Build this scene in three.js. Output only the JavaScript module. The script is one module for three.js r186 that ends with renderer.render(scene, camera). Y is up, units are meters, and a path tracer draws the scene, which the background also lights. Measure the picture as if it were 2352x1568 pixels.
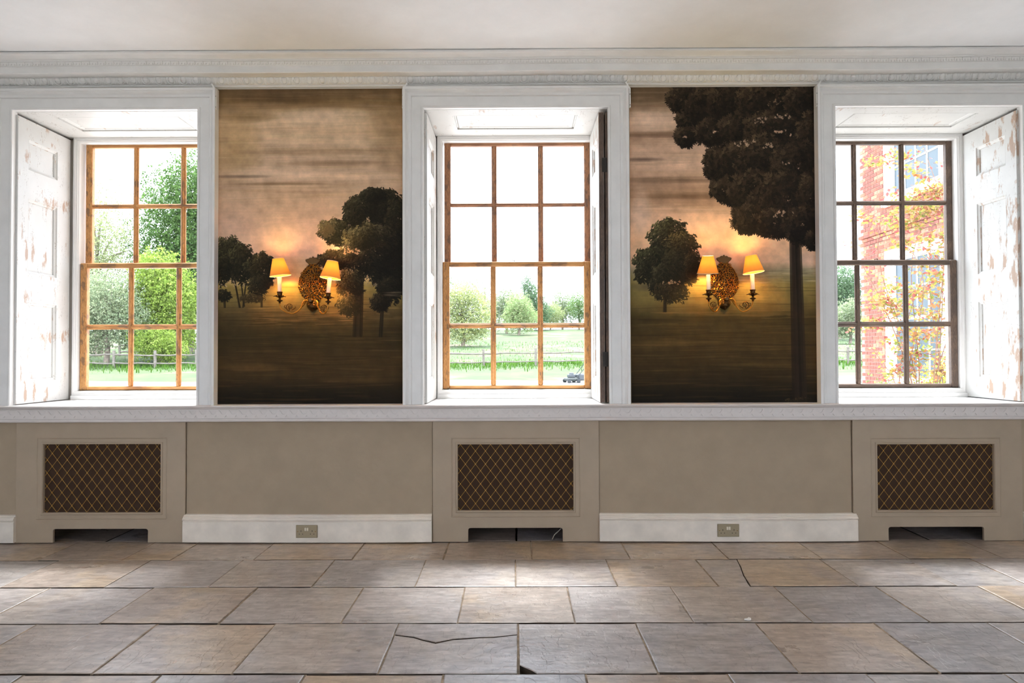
import * as THREE from 'three';
import { mergeGeometries, toCreasedNormals } from 'three/addons/utils/BufferGeometryUtils.js';
import { RectAreaLightUniformsLib } from 'three/addons/lights/RectAreaLightUniformsLib.js';

// ------------------------------------------------------------------ camera, sky, exposure
const scene = new THREE.Scene();
const camera = new THREE.PerspectiveCamera(53.13, 1.5, 0.05, 600);
camera.position.set(0, 1.29, 4.72);
camera.rotation.set(0.018, 0.004, -0.0035, 'YXZ');
scene.background = new THREE.Color().setRGB(5.5, 6.1, 7.0);      // bright overcast sky, the same all round
const sun = new THREE.DirectionalLight(new THREE.Color().setRGB(0.98, 0.99, 1), 18);   // sun behind thin cloud, high and straight in front of the windows
sun.name = 'hazy_sun'; sun.position.set(0, 28.2, -15); sun.target.position.set(0, 0, 0); sun.castShadow = true; sun.shadow.radius = 42;
Object.assign(sun.shadow.camera, { left: -60, right: 60, top: 60, bottom: -60, near: 1, far: 160 }); sun.shadow.mapSize.set(4096, 4096);
scene.add(sun, sun.target);
const renderer = new THREE.WebGLRenderer({ antialias: true });
renderer.toneMapping = THREE.LinearToneMapping;
renderer.toneMappingExposure = 1.07;
renderer.shadowMap.enabled = true;
RectAreaLightUniformsLib.init();

// ------------------------------------------------------------------ helpers
function rng(seed) { let s = seed | 0; return () => { s = (s + 0x6d2b79f5) | 0; let t = Math.imul(s ^ (s >>> 15), 1 | s); t = (t + Math.imul(t ^ (t >>> 7), 61 | t)) ^ t; return ((t ^ (t >>> 14)) >>> 0) / 4294967296; }; }
const taken = new Map();
function numbered(n) { const k = taken.get(n) ?? 0; taken.set(n, k + 1); return k ? n + '_' + String(k).padStart(3, '0') : n; }
function group(name, parent = scene) { const g = new THREE.Group(); g.name = parent === scene ? numbered(name) : name; parent.add(g); return g; }
function add(parent, name, geo, mat, label) {
  const m = new THREE.Mesh(geo, mat); m.name = parent === scene ? numbered(name) : name; m.castShadow = m.receiveShadow = true;
  if (label) m.userData.label = label;
  parent.add(m); return m;
}
function tag(o, label, category, grp) { o.userData.label = label; o.userData.category = category; if (grp) o.userData.group = grp; return o; }
function struct(o, label) { o.userData.kind = 'structure'; if (label) o.userData.label = label; return o; }
const lerp = THREE.MathUtils.lerp, clamp = THREE.MathUtils.clamp, sstep = (a, b, x) => { x = clamp((x - a) / (b - a), 0, 1); return x * x * (3 - 2 * x); };

// uv in metres from the dominant axis of every face
function metreUV(g, ox = 0, oy = 0) {
  if (g.index) g = g.toNonIndexed();
  const p = g.attributes.position, uv = new Float32Array(p.count * 2), a = new THREE.Vector3(), b = new THREE.Vector3(), c = new THREE.Vector3(), n = new THREE.Vector3();
  for (let i = 0; i < p.count; i += 3) {
    a.fromBufferAttribute(p, i); b.fromBufferAttribute(p, i + 1); c.fromBufferAttribute(p, i + 2);
    n.crossVectors(b.clone().sub(a), c.clone().sub(a));
    const x = Math.abs(n.x), y = Math.abs(n.y), z = Math.abs(n.z);
    [a, b, c].forEach((v, k) => {
      const [u, w] = x > y && x > z ? [v.z, v.y] : y > z ? [v.x, v.z] : [v.x, v.y];
      uv[(i + k) * 2] = u + ox; uv[(i + k) * 2 + 1] = w + oy;
    });
  }
  g.setAttribute('uv', new THREE.BufferAttribute(uv, 2));
  return g;
}
function fin(g, crease = 0.6, ox = 0, oy = 0) { g = metreUV(g, ox, oy); g = toCreasedNormals(g, crease); return g; }
function triGeo(tris) { const g = new THREE.BufferGeometry(); g.setAttribute('position', new THREE.Float32BufferAttribute(tris, 3)); return g; }
function bare(g) { g = g.index ? g.toNonIndexed() : g; for (const k of Object.keys(g.attributes)) if (k !== 'position') g.deleteAttribute(k); return g; }
function join(list, crease = 0.6) { return fin(mergeGeometries(list.map(bare)), crease); }
function rawBox(x0, x1, y0, y1, z0, z1) { const g = new THREE.BoxGeometry(x1 - x0, y1 - y0, z1 - z0); g.translate((x0 + x1) / 2, (y0 + y1) / 2, (z0 + z1) / 2); return bare(g); }
// a box with chamfered edges
function rawCham(x0, x1, y0, y1, z0, z1, c = 0.003) {
  const T = [], X = [x0, x1], Y = [y0, y1], Z = [z0, z1];
  const V = (ix, iy, iz, ax) => [X[ix] + (ax === 0 ? 0 : (ix ? -c : c)), Y[iy] + (ax === 1 ? 0 : (iy ? -c : c)), Z[iz] + (ax === 2 ? 0 : (iz ? -c : c))];
  const mid = [(x0 + x1) / 2, (y0 + y1) / 2, (z0 + z1) / 2];
  const tri = (a, b, d) => {
    const n = [(b[1] - a[1]) * (d[2] - a[2]) - (b[2] - a[2]) * (d[1] - a[1]), (b[2] - a[2]) * (d[0] - a[0]) - (b[0] - a[0]) * (d[2] - a[2]), (b[0] - a[0]) * (d[1] - a[1]) - (b[1] - a[1]) * (d[0] - a[0])];
    const o = (a[0] - mid[0]) * n[0] + (a[1] - mid[1]) * n[1] + (a[2] - mid[2]) * n[2];
    T.push(...a, ...(o > 0 ? b : d), ...(o > 0 ? d : b));
  };
  const quad = (a, b, d, e) => { tri(a, b, d); tri(a, d, e); };
  for (const s of [0, 1]) {
    quad(V(s, 0, 0, 0), V(s, 1, 0, 0), V(s, 1, 1, 0), V(s, 0, 1, 0));
    quad(V(0, s, 0, 1), V(1, s, 0, 1), V(1, s, 1, 1), V(0, s, 1, 1));
    quad(V(0, 0, s, 2), V(1, 0, s, 2), V(1, 1, s, 2), V(0, 1, s, 2));
    for (const t of [0, 1]) {
      quad(V(s, t, 0, 0), V(s, t, 1, 0), V(s, t, 1, 1), V(s, t, 0, 1));
      quad(V(s, 0, t, 0), V(s, 1, t, 0), V(s, 1, t, 2), V(s, 0, t, 2));
      quad(V(0, s, t, 1), V(1, s, t, 1), V(1, s, t, 2), V(0, s, t, 2));
      for (const u of [0, 1]) tri(V(s, t, u, 0), V(s, t, u, 1), V(s, t, u, 2));
    }
  }
  return triGeo(T);
}
const box = (...a) => fin(rawBox(...a));
const cham = (...a) => fin(rawCham(...a), 0.3);
// closed (z, y) outline carried along x
function rawMouldX(poly, x0, x1, wave) {
  const T = [], n = poly.length, area = poly.reduce((s, p, i) => { const q = poly[(i + 1) % n]; return s + p[0] * q[1] - q[0] * p[1]; }, 0);
  const P = area > 0 ? poly : [...poly].reverse(), segs = wave ? 60 : 1;
  for (let k = 0; k < segs; k++) {
    const a = lerp(x0, x1, k / segs), b = lerp(x0, x1, (k + 1) / segs), wa = wave ? wave(a) : 0, wb = wave ? wave(b) : 0;
    for (let i = 0; i < n; i++) {
      const p = P[i], q = P[(i + 1) % n];
      T.push(a, p[1] + wa, p[0], a, q[1] + wa, q[0], b, q[1] + wb, q[0], a, p[1] + wa, p[0], b, q[1] + wb, q[0], b, p[1] + wb, p[0]);
    }
  }
  const tr = THREE.ShapeUtils.triangulateShape(P.map((p) => new THREE.Vector2(p[0], p[1])), []), w0 = wave ? wave(x0) : 0, w1 = wave ? wave(x1) : 0;
  for (const [i, j, k] of tr) { T.push(x0, P[i][1] + w0, P[i][0], x0, P[k][1] + w0, P[k][0], x0, P[j][1] + w0, P[j][0]); T.push(x1, P[i][1] + w1, P[i][0], x1, P[j][1] + w1, P[j][0], x1, P[k][1] + w1, P[k][0]); }
  for (let i = 0; i < T.length; i += 9) for (let k = 0; k < 3; k++) { const t = T[i + 3 + k]; T[i + 3 + k] = T[i + 6 + k]; T[i + 6 + k] = t; }   // faces look outward
  return triGeo(T);
}
const mouldX = (poly, x0, x1, wave, crease = 0.5) => fin(rawMouldX(poly, x0, x1, wave), crease);
// moulding round a rectangle (x0..x1, y0..y1) in a z plane, mitred; profile points (u outward from the rectangle, z); open leaves out the bottom
function rawFrame(x0, x1, y0, y1, prof, open = false) {
  const T = [], at = (u, c) => [[x0 - u, open ? y0 : y0 - u], [x0 - u, y1 + u], [x1 + u, y1 + u], [x1 + u, open ? y0 : y0 - u]][c];
  const sides = open ? [[0, 1], [1, 2], [2, 3]] : [[0, 1], [1, 2], [2, 3], [3, 0]];
  for (const [c, d] of sides) for (let i = 0; i + 1 < prof.length; i++) {
    const [u, z] = prof[i], [v, w] = prof[i + 1], a = [...at(u, c), z], b = [...at(u, d), z], e = [...at(v, d), w], f = [...at(v, c), w];
    T.push(...a, ...b, ...e, ...a, ...e, ...f);
  }
  const g = triGeo(T), p = g.attributes.position.array;                // turn faces so that they look towards +z on the whole
  const nz = (i) => (p[i + 3] - p[i]) * (p[i + 7] - p[i + 1]) - (p[i + 4] - p[i + 1]) * (p[i + 6] - p[i]);
  let s = 0; for (let i = 0; i < p.length; i += 9) s += nz(i);
  if (s < 0) for (let i = 0; i < p.length; i += 9) for (let k = 0; k < 3; k++) { const t = p[i + 3 + k]; p[i + 3 + k] = p[i + 6 + k]; p[i + 6 + k] = t; }
  return g;
}
const frame = (...a) => fin(rawFrame(...a), 0.5);
function rawExtrude(shape, depth, bevel = 0, z = 0, curve = 8) {
  const g = new THREE.ExtrudeGeometry(shape, { depth, bevelEnabled: bevel > 0, bevelSize: bevel, bevelThickness: bevel, bevelSegments: 1, curveSegments: curve });
  g.translate(0, 0, z); return bare(g);
}
function rectShape(x0, x1, y0, y1) { const s = new THREE.Shape(); s.moveTo(x0, y0).lineTo(x1, y0).lineTo(x1, y1).lineTo(x0, y1).closePath(); return s; }
function rectHole(x0, x1, y0, y1) { const s = new THREE.Path(); s.moveTo(x0, y0).lineTo(x0, y1).lineTo(x1, y1).lineTo(x1, y0).closePath(); return s; }
function rawTube(pts, r, seg = 24, rad = 6) { return bare(new THREE.TubeGeometry(new THREE.CatmullRomCurve3(pts.map((p) => new THREE.Vector3(...p))), seg, r, rad, false)); }
function rawTaper(pts, r0, r1, seg = 16, rad = 5) {
  const c = new THREE.CatmullRomCurve3(pts.map((p) => new THREE.Vector3(...p))), g = new THREE.TubeGeometry(c, seg, 1, rad, false), p = g.attributes.position, v = new THREE.Vector3();
  for (let i = 0; i <= seg; i++) { const q = c.getPointAt(i / seg), r = lerp(r0, r1, i / seg); for (let j = 0; j <= rad; j++) { const k = i * (rad + 1) + j; v.fromBufferAttribute(p, k).sub(q).multiplyScalar(r).add(q); p.setXYZ(k, v.x, v.y, v.z); } }
  return bare(g);
}
function rawLathe(pts, seg = 20) { return bare(new THREE.LatheGeometry(pts.map((p) => new THREE.Vector2(p[0], p[1])), seg)); }
function moved(g, x, y, z, rx = 0, ry = 0, rz = 0) { g = g.clone(); g.applyMatrix4(new THREE.Matrix4().compose(new THREE.Vector3(x, y, z), new THREE.Quaternion().setFromEuler(new THREE.Euler(rx, ry, rz)), new THREE.Vector3(1, 1, 1))); return g; }

// ------------------------------------------------------------------ procedural textures
function lattice(seed) { const r = rng(seed), t = new Float32Array(4096); for (let i = 0; i < 4096; i++) t[i] = r(); return t; }
function tileNoise(seed) {                                           // value noise that repeats with period per
  const t = lattice(seed);
  return (x, y, per, perY = per) => {
    const xi = Math.floor(x), yi = Math.floor(y), fx = x - xi, fy = y - yi, s = fx * fx * (3 - 2 * fx), u = fy * fy * (3 - 2 * fy);
    const m = (a, p) => ((a % p) + p) % p, h = (a, b) => t[(m(a, per) * 131 + m(b, perY) * 241 + 17) & 4095];
    return lerp(lerp(h(xi, yi), h(xi + 1, yi), s), lerp(h(xi, yi + 1), h(xi + 1, yi + 1), s), u);
  };
}
function fbmField(n, seed, base, oct, stretchX = 1) {                // n x n, values about 0..1, tiles
  const f = new Float32Array(n * n), N = tileNoise(seed);
  let amp = 1, tot = 0;
  for (let o = 0, b = base; o < oct; o++, b *= 2, amp *= 0.55) {
    const bx = Math.max(1, Math.round(b / stretchX)); tot += amp;
    for (let y = 0; y < n; y++) for (let x = 0; x < n; x++) f[y * n + x] += amp * N(x / n * bx + o * 7, y / n * b + o * 3, bx, b);
  }
  for (let i = 0; i < f.length; i++) f[i] /= tot;
  return f;
}
function tex(n, m, fill, srgb, repeat = 1, repeatY = repeat) {
  const d = new Uint8Array(n * m * 4), c = [0, 0, 0];
  for (let y = 0; y < m; y++) for (let x = 0; x < n; x++) { fill(x, y, c); const i = (y * n + x) * 4; d[i] = clamp(c[0], 0, 255); d[i + 1] = clamp(c[1], 0, 255); d[i + 2] = clamp(c[2], 0, 255); d[i + 3] = 255; }
  const t = new THREE.DataTexture(d, n, m); t.wrapS = t.wrapT = THREE.RepeatWrapping; t.magFilter = THREE.LinearFilter; t.minFilter = THREE.LinearMipmapLinearFilter; t.generateMipmaps = true;
  if (srgb) t.colorSpace = THREE.SRGBColorSpace;
  t.repeat.set(repeat, repeatY); t.needsUpdate = true; return t;
}
const grey = (f, n, k = 255) => (x, y, c) => { c[0] = c[1] = c[2] = f[y * n + x] * k; };

// plaster and paint
const fP = fbmField(512, 11, 12, 6), fQ = fbmField(512, 12, 5, 5);
const bumpPaint = tex(512, 512, grey(fP, 512), false, 1.6);
const mixColor = (hex, f, g, a) => { const c = new THREE.Color(hex); const k = [c.r, c.g, c.b].map((v) => Math.pow(v, 1 / 2.2) * 255); return (x, y, o) => { const i = y * 512 + x, d = (f[i] - 0.5) * a + (g[i] - 0.5) * a * 1.4; for (let q = 0; q < 3; q++) o[q] = k[q] * (1 + d); }; };
function paintMat(hex, rough = 0.55, bump = 0.0006, vary = 0.06, rep = 0.9) {
  return new THREE.MeshStandardMaterial({ map: tex(512, 512, mixColor(hex, fQ, fP, vary), true, rep), roughness: rough, bumpMap: bumpPaint, bumpScale: bump });
}
const M = {};
M.ceiling = paintMat('#f4f4f4', 0.9, 0.0008, 0.03, 0.5);
M.plaster = paintMat('#a99780', 0.85, 0.0016, 0.05, 0.8);
M.frieze = paintMat('#dcd2c4', 0.8, 0.0012, 0.05, 0.8);
M.white = paintMat('#eceae7', 0.42, 0.0005, 0.04);
M.rail = paintMat('#ddd5d0', 0.5, 0.0008, 0.06);
M.skirting = paintMat('#e6dccf', 0.5, 0.0022, 0.1);
M.cover = paintMat('#ac9a84', 0.55, 0.0006, 0.04);
M.roomWall = paintMat('#e9e7e3', 0.85, 0.0012, 0.04, 0.6);
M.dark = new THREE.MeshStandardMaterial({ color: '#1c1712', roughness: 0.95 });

// old paint: white with flakes missing, showing primer and bare wood
function oldPaint(seed, amount, rep = 1) {
  const n = 512, f = fbmField(n, seed, 7, 6, 0.3), g = fbmField(n, seed + 1, 3, 4), h = fbmField(n, seed + 2, 30, 3, 0.5), cr = fbmField(n, seed + 3, 9, 5, 0.3);
  const chip = (i) => { const v = f[i] * 0.75 + g[i] * 0.55 - 0.15; return v - (0.735 - amount) + (h[i] - 0.5) * 0.16; };
  const map = tex(n, n, (x, y, c) => {
    const i = y * n + x, v = chip(i), d = (fP[i % (512 * 512)] - 0.5) * 10 + (g[i] - 0.5) * 10;
    if (v > 0.045) { c[0] = 178 + d; c[1] = 152 + d; c[2] = 132 + d; }
    else if (v > 0) { c[0] = 196 + d; c[1] = 184 + d; c[2] = 174 + d; }
    else { c[0] = 210 + d; c[1] = 209 + d; c[2] = 205 + d; const k = Math.abs(cr[i] - 0.5); if (k < 0.006 && f[i] > 0.5) { c[0] -= 42; c[1] -= 48; c[2] -= 52; } }
  }, true, rep);
  const bump = tex(n, n, (x, y, c) => { const i = y * n + x; c[0] = c[1] = c[2] = (chip(i) > 0 ? 60 : 190) + (fP[i] - 0.5) * 60; }, false, rep);
  return new THREE.MeshStandardMaterial({ map, roughness: 0.5, bumpMap: bump, bumpScale: 0.0012 });
}
M.oldA = oldPaint(201, 0.055, 1.0); M.oldB = oldPaint(311, 0.085, 1.1); M.oldC = oldPaint(421, 0.04, 0.9); M.soffit = oldPaint(511, 0.0, 0.8);

// oak and weathered wood, grain along v or u
function woodTex(seed, light, dark, grime, along) {
  const n = 512, a = fbmField(n, seed, 40, 4, along === 'x' ? 10 : 0.1), b = fbmField(n, seed + 1, 4, 4), c2 = fbmField(n, seed + 2, 14, 4, along === 'x' ? 3 : 0.4);
  const L = new THREE.Color(light), D = new THREE.Color(dark), s = (v) => Math.pow(v, 1 / 2.2) * 255;
  return tex(n, n, (x, y, c) => {
    const i = y * n + x, t = clamp((a[i] - 0.5) * 2.4 + 0.5 + (b[i] - 0.5) * 0.9, 0, 1), w = sstep(0.62 - grime, 0.72 - grime, c2[i] * 0.6 + b[i] * 0.4);
    c[0] = lerp(lerp(s(L.r), s(D.r), t), 82, w * 0.5); c[1] = lerp(lerp(s(L.g), s(D.g), t), 68, w * 0.5); c[2] = lerp(lerp(s(L.b), s(D.b), t), 60, w * 0.5);
  }, true, 1.7);
}
function wood(seed, light, dark, grime) {
  const mk = (along) => new THREE.MeshStandardMaterial({ map: woodTex(seed, light, dark, grime, along), roughness: 0.55, bumpMap: bumpPaint, bumpScale: 0.0008 });
  return { x: mk('x'), y: mk('y') };
}
const oak = wood(601, '#d09a5c', '#a8713a', 0.06), oakBacklit = wood(641, '#b58058', '#865a3c', 0.1), oakDark = wood(681, '#7a6250', '#4a392e', 0.2);  // middle oak: backlit darkening of the centre upper sash put into the colour

// riven flagstone
const fS1 = fbmField(1024, 21, 4, 7, 0.6), fS2 = fbmField(1024, 22, 3, 6), fS3 = fbmField(1024, 23, 48, 4), fS4 = fbmField(1024, 24, 70, 3, 3.5);
const layer = (i) => { const h = fS1[i] * 8 + fS2[i] * 3, k = Math.floor(h), f = h - k; return (k + sstep(0.80, 0.97, f)) / 11; };
const stoneBump = tex(1024, 1024, (x, y, c) => { const i = y * 1024 + x; c[0] = c[1] = c[2] = clamp(layer(i) * 0.72 + fS3[i] * 0.10 + fS4[i] * 0.08 + fS1[i] * 0.10, 0, 1) * 255; }, false, 0.75);
function stoneMap(r, g, b, warm) {
  return tex(1024, 1024, (x, y, c) => {
    const i = y * 1024 + x, a = (fS2[i] - 0.5) * 50, d = (fS3[i] - 0.5) * 34, w = sstep(0.54, 0.66, fS2[(i + 300777) % (1024 * 1024)]) * warm;
    const h = fS1[i] * 8 + fS2[i] * 3, e = h - Math.floor(h), line = (e > 0.88 && e < 0.92 ? -14 : 0) + (fS4[i] - 0.5) * 70 - (fS3[i] > 0.70 && fS4[i] > 0.5 ? 16 : 0);
    c[0] = r + a * 0.7 + d + w * 18 + line; c[1] = g + a * 0.7 + d + w * 10 + line; c[2] = b + a * 0.6 + d - w * 6 + line;
  }, true, 0.75);
}
const stoneRough = tex(512, 512, (x, y, c) => { const i = y * 512 + x; c[0] = c[1] = c[2] = (0.50 + (fQ[i] - 0.5) * 0.5 + (fP[i] - 0.5) * 0.25) * 255; }, false, 0.9);
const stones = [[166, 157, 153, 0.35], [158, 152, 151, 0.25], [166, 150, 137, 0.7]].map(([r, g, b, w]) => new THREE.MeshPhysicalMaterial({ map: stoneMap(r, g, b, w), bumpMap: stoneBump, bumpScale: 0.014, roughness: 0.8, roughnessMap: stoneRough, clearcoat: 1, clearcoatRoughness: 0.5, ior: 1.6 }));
M.mortar = new THREE.MeshStandardMaterial({ map: tex(512, 512, mixColor('#8f7f6c', fQ, fP, 0.6), true, 2), roughness: 1, bumpMap: bumpPaint, bumpScale: 0.006 });

M.brickBare = new THREE.MeshStandardMaterial({ map: tex(512, 512, mixColor('#8a6a58', fQ, fP, 0.5), true, 1), roughness: 1, bumpMap: bumpPaint, bumpScale: 0.004 });
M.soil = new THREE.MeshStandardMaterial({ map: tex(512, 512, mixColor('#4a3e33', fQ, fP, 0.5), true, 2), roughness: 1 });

// ------------------------------------------------------------------ room shell
const CEIL = 3.318, XL = -5.2, XR = 5.2, ZB = 6.6;
const WC = [-2.835, 0.012, 2.861], HW = 0.643;                      // centres and half width of the window openings
{
  const c = group('ceiling'); struct(c); add(c, 'plaster_ceiling', box(XL - 0.3, XR + 0.3, CEIL, CEIL + 0.2, -0.05, ZB + 0.3), M.ceiling);
  const w = group('wall_front'); struct(w);
  const edges = [[XL - 0.3, WC[0] - 0.7], [WC[0] + 0.7, WC[1] - 0.7], [WC[1] + 0.7, WC[2] - 0.7], [WC[2] + 0.7, XR + 0.3]];
  for (const [a, b] of edges) { add(w, 'pier', box(a, b, -0.5, 3.6, -0.78, 0), M.frieze); }
  for (const c0 of WC) {
    add(w, 'lintel', box(c0 - 0.7, c0 + 0.7, 3.004, 3.6, -0.78, 0), M.frieze);
    add(w, 'apron', box(c0 - 0.7, c0 + 0.7, -0.5, 0.925, -0.78, -0.56), M.brickBare);
    for (const s of [-1, 1]) add(w, 'outer_jamb', box(c0 + s * 0.652 - 0.05, c0 + s * 0.652 + 0.05, 0.925, 3.01, -0.78, -0.6), M.frieze);
    add(w, 'outer_head', box(c0 - 0.7, c0 + 0.7, 2.975, 3.01, -0.78, -0.6), M.frieze);
  }
  for (const [a, b] of [[XL, -3.436], [-2.262, -0.569], [0.578, 2.306], [3.47, XR]]) add(w, 'dado', box(a, b, 0.0, 0.84, -0.002, 0.012), M.plaster, 'cream painted plaster below the chair rail');
  // side walls and back wall; its unseen windows are added to light the room
  struct(add(scene, 'wall_left', box(XL - 0.3, XL, -0.5, CEIL, 0, ZB + 0.3), M.roomWall));
  struct(add(scene, 'wall_right', box(XR, XR + 0.3, -0.5, CEIL, 0, ZB + 0.3), M.roomWall));
}
const REAR_FILL = [[-3.95, 0.64, 0.4, 2.85], [-2.15, 0.64, 0.4, 2.85], [2.15, 0.64, 0.4, 2.85], [3.95, 0.64, 0.4, 2.85]];  // unseen openings, placed and sized as fill light for the room side
{
  const w = group('wall_back'); struct(w);
  let x = XL;
  for (const [c, h, y0, y1] of REAR_FILL) {
    add(w, 'pier', box(x, c - h, -0.5, CEIL, ZB, ZB + 0.3), M.roomWall);
    add(w, 'lintel', box(c - h, c + h, y1, CEIL, ZB, ZB + 0.3), M.roomWall);
    add(w, 'apron', box(c - h, c + h, -0.5, y0, ZB, ZB + 0.3), M.roomWall);
    x = c + h;
  }
  add(w, 'pier', box(x, XR, -0.5, CEIL, ZB, ZB + 0.3), M.roomWall);
}

// cornice
{
  const t = group('trim_1'); struct(t, 'moulded plaster cornice with carved egg band');
  const X0 = XL, X1 = XR;
  const wav = (x) => 0.0025 * Math.sin(x * 1.9 + 0.6) + 0.0015 * Math.sin(x * 4.3);
  add(t, 'bed_moulding', mouldX([[0, 3.150], [0.016, 3.150], [0.02, 3.154], [0.02, 3.162], [0.03, 3.163], [0.042, 3.170], [0.052, 3.182], [0.058, 3.196], [0.06, 3.204], [0, 3.204]], X0, X1, wav), M.white);
  add(t, 'corona', mouldX([[0, 3.2], [0.13, 3.2], [0.135, 3.204], [0.135, 3.248], [0.139, 3.25], [0.14, 3.252], [0.150, 3.272], [0.158, 3.274], [0.158, 3.285], [0, 3.285]], X0, X1, wav), M.white);
  const cy = []; for (let i = 0; i <= 10; i++) { const k = i / 10; cy.push([0.163 + 0.05 * (k - 0.14 * Math.sin(k * 2 * Math.PI)), 3.284 + 0.017 * k]); }
  add(t, 'crown_moulding', mouldX([[0, 3.284], ...cy, [0.216, 3.302], [0.216, 3.312], [0.205, 3.314], [0.205, CEIL + 0.004], [0, CEIL + 0.004]], X0, X1, wav), M.white);
  // eggs and darts
  const eg = new THREE.SphereGeometry(1, 10, 7, 0, Math.PI * 2, 0, Math.PI * 0.62); eg.rotateX(Math.PI / 2);
  const p = eg.attributes.position; for (let i = 0; i < p.count; i++) { const y = p.getY(i); p.setX(i, p.getX(i) * (0.88 + 0.16 * y)); }
  eg.scale(0.024, 0.025, 0.015); eg.translate(0, 0.004, 0);
  const shell = []; for (let i = 0; i <= 12; i++) { const a = Math.PI * (1.08 - 1.16 * i / 12 + 1); shell.push([Math.cos(a) * 0.0275 * 0.98, Math.sin(a) * 0.0255 + 0.002, 0.003]); }
  const eggG = fin(mergeGeometries([bare(eg), rawTube(shell, 0.0032, 14, 5)]), 0.9);
  const d = new THREE.Shape(); d.moveTo(0, -0.024).lineTo(-0.004, -0.012).lineTo(-0.0025, -0.008).lineTo(-0.010, 0.02).lineTo(0.010, 0.02).lineTo(0.0025, -0.008).lineTo(0.004, -0.012).closePath();
  const dartG = fin(rawExtrude(d, 0.003, 0.0025), 0.4);
  const tilt = 0.6;
  for (let x = X0 + 0.05; x < X1; x += 0.087) {
    const far = Math.abs(x) > 3.75; if (far) continue;
    const e = add(t, 'egg', eggG, M.white); e.position.set(x, 3.181 + wav(x), 0.046); e.rotation.x = tilt;
    const a = add(t, 'dart', dartG, M.white); a.position.set(x + 0.0435, 3.182 + wav(x), 0.046); a.rotation.x = tilt;
  }
  // leaf band under the crown
  const lf = new THREE.Shape(); lf.moveTo(-0.024, 0.010).lineTo(-0.024, -0.002).quadraticCurveTo(-0.02, -0.010, -0.013, -0.006).lineTo(-0.008, 0.004).lineTo(-0.004, -0.009).quadraticCurveTo(0.004, -0.014, 0.009, -0.008).lineTo(0.012, 0.004).lineTo(0.018, -0.010).lineTo(0.024, -0.002).lineTo(0.024, 0.010).closePath();
  const leafG = fin(rawExtrude(lf, 0.002, 0.0016), 0.4);
  for (let x = -3.72; x < 3.75; x += 0.055) { const l = add(t, 'carved_leaf', leafG, M.white); l.position.set(x, 3.262 + wav(x), 0.146); l.rotation.x = 0.46; }
}
// chair rail
{
  const t = group('trim_2'); struct(t, 'painted chair rail with carved running wave');
  const wav = (x) => 0.001 * Math.sin(x * 2.7);
  add(t, 'rail', mouldX([[0, 0.83], [0.05, 0.83], [0.058, 0.834], [0.06, 0.842], [0.056, 0.85], [0.05, 0.853], [0.05, 0.918], [0.056, 0.922], [0.058, 0.928], [0.07, 0.93], [0.075, 0.934], [0.075, 0.941], [0.072, 0.944], [-0.01, 0.945]], XL, XR, wav), M.rail);
  const s = rectShape(-0.0345, 0.0345, 0, 0.06), h = new THREE.Path();
  h.moveTo(-0.028, 0.055).lineTo(0.024, 0.055).quadraticCurveTo(0.030, 0.046, 0.022, 0.045).quadraticCurveTo(0.016, 0.026, 0.0, 0.026).quadraticCurveTo(-0.014, 0.027, -0.018, 0.042).lineTo(-0.030, 0.052).closePath();
  s.holes.push(h);
  const tr = new THREE.Path(); tr.moveTo(-0.0345 + 0.022, 0.006).lineTo(-0.0345 + 0.034 + 0.001, 0.006); 
  const tri = new THREE.Path(); tri.moveTo(0.010, 0.006).lineTo(0.032, 0.006).lineTo(0.021, 0.020).closePath(); s.holes.push(tri);
  const g = fin(rawExtrude(s, 0.0036, 0.0006), 0.3);
  for (let x = -3.72; x < 3.75; x += 0.069) { const m = add(t, 'carved_wave', g, M.rail); m.position.set(x, 0.856 + wav(x), 0.0495); }
}
// skirting boards between the radiator covers
{
  const prof = [[0.0, 0.01], [0.048, 0.01], [0.05, 0.012], [0.05, 0.148], [0.046, 0.151], [0.046, 0.154], [0.052, 0.158], [0.055, 0.166], [0.052, 0.172], [0.044, 0.176], [0.044, 0.182], [0.034, 0.184], [0.03, 0.19], [0.02, 0.195], [0, 0.196]];
  for (const [n, a, b] of [['baseboard_front', -2.272, -0.571], ['baseboard_front', 0.574, 2.33], ['baseboard_front', XL, -3.428], ['baseboard_front', 3.468, XR]]) {
    const o = add(scene, n, mouldX(prof, a, b, (x) => 0.003 * Math.sin(x * 2.1 + 1)), M.skirting); struct(o, 'white painted skirting board with moulded top');
  }
}

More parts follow.
